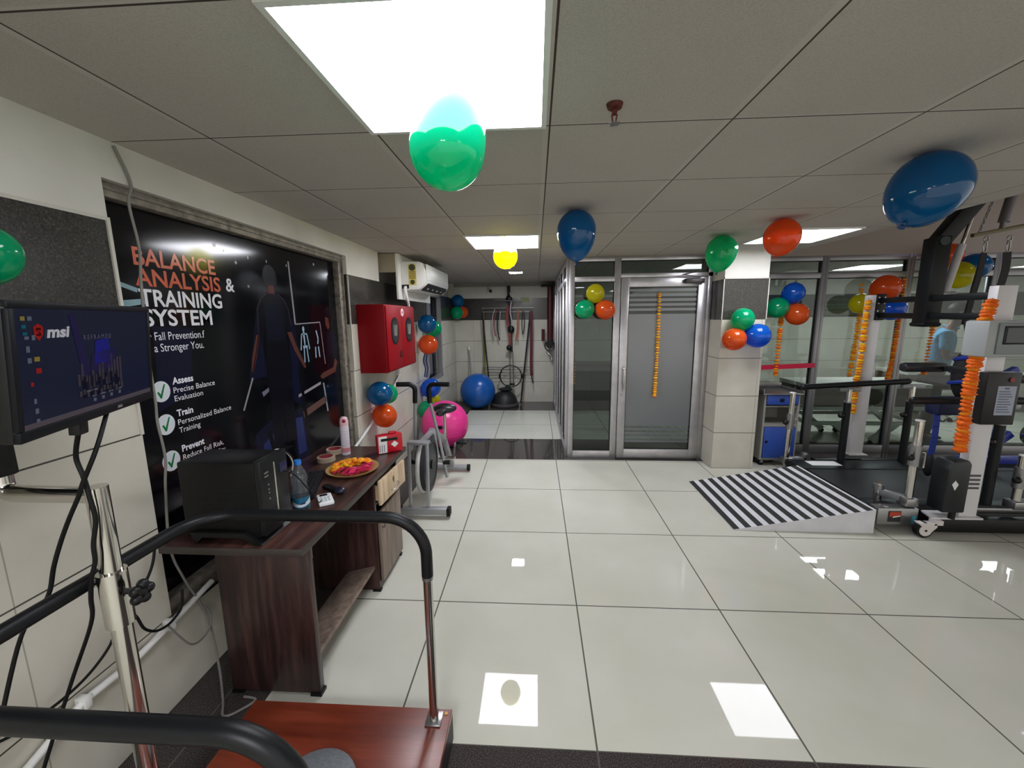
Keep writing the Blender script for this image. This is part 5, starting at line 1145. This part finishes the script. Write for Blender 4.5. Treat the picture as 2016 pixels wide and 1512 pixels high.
MB().box(cx0-.03, cx0-.02, cy0-.03, cy1+.01, .815, .865, .003).box(cx1+.01, cx1+.02, cy0-.03, cy1+.01, .815, .84, .003).box(cx0-.02, cx1+.01, cy1, cy1+.01, .815, .87, .003).build('top_rim', STEEL, tr)
for x in (cx0+.04, cx1-.04):
    for y in (cy0+.04, cy1-.04):
        q = MB().cyl((x, y-.012, .03), (x, y+.012, .03), .03, n=20).build('castor', RUBBER, t)
        MB().box(x-.015, x+.015, y-.02, y-.012, .03, .07).box(x-.015, x+.015, y+.012, y+.02, .03, .07).build('castor_fork', STEEL, q)

# ================================================================ INSIDE THE GLAZED ROOM
def table(lab, x0, x1, y0_, y1_):
    t = thing('treatment_table', lab, 'treatment table', ((x0+x1)/2, (y0_+y1_)/2, 0), 'treatment tables in the glazed room')
    TB = mat('table_brown', (66, 50, 42), .5); TW_ = mat('table_white', (206, 204, 196), .4)
    MB().box(x0, x1, y0_, y1_, .50, .725, .012).build('mattress', TB, t)
    MB().box(x0-.005, x1+.005, y0_-.005, y1_+.005, .725, .78, .01).build('white_sheet', TW_, t)
    b = MB()
    for z, h in ((.455, .045), (.26, .045)):
        for yy in (y0_, y1_-.04): b.box(x0+.02, x1-.02, yy, yy+.04, z, z+h)
        b.box(x0+.02, x0+.06, y0_+.04, y1_-.04, z, z+h).box(x1-.06, x1-.02, y0_+.04, y1_-.04, z, z+h)
    b.build('frame', TW_, t)
    for yy in (y0_+.02, y1_-.02):
        for xa, xb in ((x0+.35, x0+.62), (x1-.35, x1-.62)):
            MB().bar((xa, yy, .28), (xb, yy, .05), .06, .07).build('leg', TW_, t); MB().cyl((xb, yy-.02, .03), (xb, yy+.02, .03), .03).build('castor', RUBBER, t)
        MB().bar((x0+.75, yy, .50), (x0+1.0, yy, .28), .05, .05).bar((x0+1.0, yy, .28), (x0+.85, yy, .06), .05, .05).build('lift_linkage', TW_, t)
table('brown sided white treatment table behind the glass right of the trolley', 3.42, 4.86, 5.2, 5.85)
table('brown sided treatment table further back behind the person in blue', 5.6, 6.95, 6.4, 7.0)
t = thing('wall_banner', 'dark printed banner with pale green lettering on the far wall behind glass', 'banner', (4.9, 7.83, 1.62))
MB().box(4.2, 6.2, 7.83, 7.846, 1.62, 2.0).build('sheet', mat('banner_dark', (20, 34, 34), .4), t)
b = MB(); random.seed(3)
for zz, hh in ((1.885, .05), (1.79, .05)):
    x = 5.16
    while x < 5.78:
        wq = random.uniform(.02, .045); b.box(x, x+wq*.35, 7.826, 7.83, zz, zz+hh*random.choice((.7, 1))).box(x, x+wq, 7.826, 7.83, zz+hh*.45, zz+hh*.6); x += wq+.014
b.box(5.14, 5.8, 7.826, 7.83, 1.755, 1.765); b.build('lettering', mat('banner_green', (96, 122, 106), .5), t)
MB().box(4.3, 6.1, 7.824, 7.83, 1.63, 1.70).build('lower_band', mat('banner_olive', (64, 66, 36), .5), t)
t = thing('side_desk', 'dark low cabinet inside the room behind the narrow glass pane', 'cabinet', (.95, 7.5, 0))
MB().box(.55, 1.45, 7.35, 7.84, 0, .78, .01).build('body', mat('dark_cabinet', (34, 34, 36), .5), t); MB().box(.53, 1.47, 7.33, 7.84, .78, .80).build('top', BLACK, t)
MB().box(.57, .99, 7.344, 7.35, .05, .74, .002).box(1.01, 1.43, 7.344, 7.35, .05, .74, .002).build('door', mat('dark_cabinet_door', (44, 44, 46), .5), t)
t = thing('notice_board', 'grey board on the far wall behind the narrow glass pane', 'board', (.72, 7.83, 1.3))
MB().box(.62, 1.0, 7.832, 7.848, 1.62, 1.96, .002).build('board', mat('board_grey', (84, 80, 84), .5), t)
#PART5
# ================================================================ THE PERSON BEHIND THE GLASS
def skin_mesh(name, verts, edges, radii, root, m, parent, sub=2, sc=None):
    me = bpy.data.meshes.new(name); me.from_pydata(verts, edges, []); o = bpy.data.objects.new('tmp', me); C.objects.link(o)
    o.modifiers.new('s', 'SKIN'); sd = o.modifiers.new('d', 'SUBSURF'); sd.levels = sub; sd.render_levels = sub
    for i, r in enumerate(radii):
        v = me.skin_vertices[0].data[i]; v.radius = r if isinstance(r, tuple) else (r, r); v.use_root = (i == root)
    dg = bpy.context.evaluated_depsgraph_get(); dg.update()
    out = bpy.data.meshes.new_from_object(o.evaluated_get(dg)); bpy.data.objects.remove(o); bpy.data.meshes.remove(me)
    out.name = name; b = MB(); b.bm.from_mesh(out); bpy.data.meshes.remove(out)
    return b.build(name, m, parent, sharp=3)
PB = Vector((5.08, 5.45, 0)); PR = Matrix.Rotation(math.radians(-38), 4, 'Z')   # person looks towards +x
def pw(x, y, z): return tuple(PB + (PR @ Vector((x, y, 0))) + Vector((0, 0, z)))
t = thing('person', 'person in a light blue short-sleeved shirt and dark trousers behind the glass, arms forward', 'person', PB)
SK = mat('skin_brown', (112, 74, 58), .55); SH = mat('shirt_blue', (86, 152, 192), .8, noise=.08, nscale=30); TRO = mat('trousers_grey', (42, 44, 48), .8); HAIR = mat('hair_black', (20, 18, 18), .6)
V, Ed, Rd = [], [], []
def add(p, r, link=None):
    V.append(pw(*p)); Rd.append(r)
    if link is not None: Ed.append((link, len(V)-1))
    return len(V)-1
pel = add((0, 0, .93), (.15, .12)); ch = add((.03, 0, 1.22), (.15, .125), pel); sh = add((.06, 0, 1.40), (.13, .10), ch); nk = add((.10, 0, 1.50), .058, sh); hd0 = add((.135, 0, 1.56), .07, nk); hd1 = add((.15, 0, 1.64), .092, hd0); hd2 = add((.14, 0, 1.715), .082, hd1)
for sgn in (-1, 1):
    s0 = add((.05, sgn*.17, 1.385), .062, sh); el = add((.06, sgn*.22, 1.11), .045, s0); wr_ = add((.29, sgn*.13, 1.12), .030, el); pm = add((.36, sgn*.11, 1.125), .034, wr_)
    for k, (dy, L) in enumerate(((-.028, .072), (-.010, .084), (.010, .082), (.028, .066))):
        a = add((.395, sgn*.11+dy, 1.125), .011, pm); c_ = add((.395+L*.55, sgn*.105+dy*.9, 1.115), .010, a); add((.395+L*.9, sgn*.10+dy*.8, 1.09), .008, c_)
    a = add((.345, sgn*.11-sgn*.035, 1.14), .013, pm); add((.385, sgn*.11-sgn*.06, 1.135), .010, a)
    h = add((-.0, sgn*.095, .86), .088, pel); kn = add((.02, sgn*.10, .48), .058, h); an = add((-.02, sgn*.10, .09), .04, kn); add((.11, sgn*.11, .04), .035, an)
skin_mesh('body', V, Ed, Rd, pel, SK, t)
def hp(x, y, z): return pw(.15+x, y, 1.645+z)
b = MB(); b.ball(hp(.105, 0, -.005), .018, 8); 
for sgn in (-1, 1): b.ball(hp(0, sgn*.092, 0), .022, 8)
b.build('nose_and_ears', SK, t)
b = MB()
for sgn in (-1, 1): b.ball(hp(.088, sgn*.035, .022), .011, 8)
b.build('eyes', mat('eye_white', (210, 204, 196), .3), t)
b = MB()
for sgn in (-1, 1): b.ball(hp(.097, sgn*.035, .022), .006, 8); b.bar(hp(.092, sgn*.02, .042), hp(.086, sgn*.055, .042), .008, .006)
b.bar(hp(.092, -.022, -.048), hp(.092, .022, -.048), .008, .007); b.build('brows_and_mouth', mat('brow_dark', (48, 26, 24), .6), t)
MB(Matrix.Translation(hp(-.018, 0, .05)) @ PR).ball((0, 0, 0), .102, 14, (1.0, .95, .85)).build('hair', HAIR, t)
V, Ed, Rd = [], [], []
a0 = add((0, 0, .86), (.165, .135)); a1 = add((.02, 0, 1.05), (.16, .132), a0); a2 = add((.035, 0, 1.25), (.165, .135), a1); a3 = add((.06, 0, 1.395), (.14, .108), a2); add((.085, 0, 1.462), .07, a3)
for sgn in (-1, 1):
    s0 = add((.05, sgn*.175, 1.385), .076, a3); add((.057, sgn*.215, 1.175), .068, s0)
skin_mesh('shirt', V, Ed, Rd, a0, SH, t)
b = MB(); b.tube([pw(.088+.066*math.cos(a*PI/8), .066*math.sin(a*PI/8), 1.475-.015*math.cos(a*PI/8)) for a in range(16)], .014, 8, True).build('collar', SH, t)
V, Ed, Rd = [], [], []
a0 = add((0, 0, .90), (.155, .128))
for sgn in (-1, 1):
    h = add((0, sgn*.095, .80), .098, a0); kn = add((.02, sgn*.10, .48), .074, h); add((-.01, sgn*.10, .10), .062, kn)
skin_mesh('trousers', V, Ed, Rd, a0, TRO, t)
for sgn in (-1, 1): MB(Matrix.Translation(pw(.06, sgn*.11, .035)) @ PR).ball((0, 0, 0), .05, 10, (2.3, .95, .7)).build('shoe', BLACK, t)
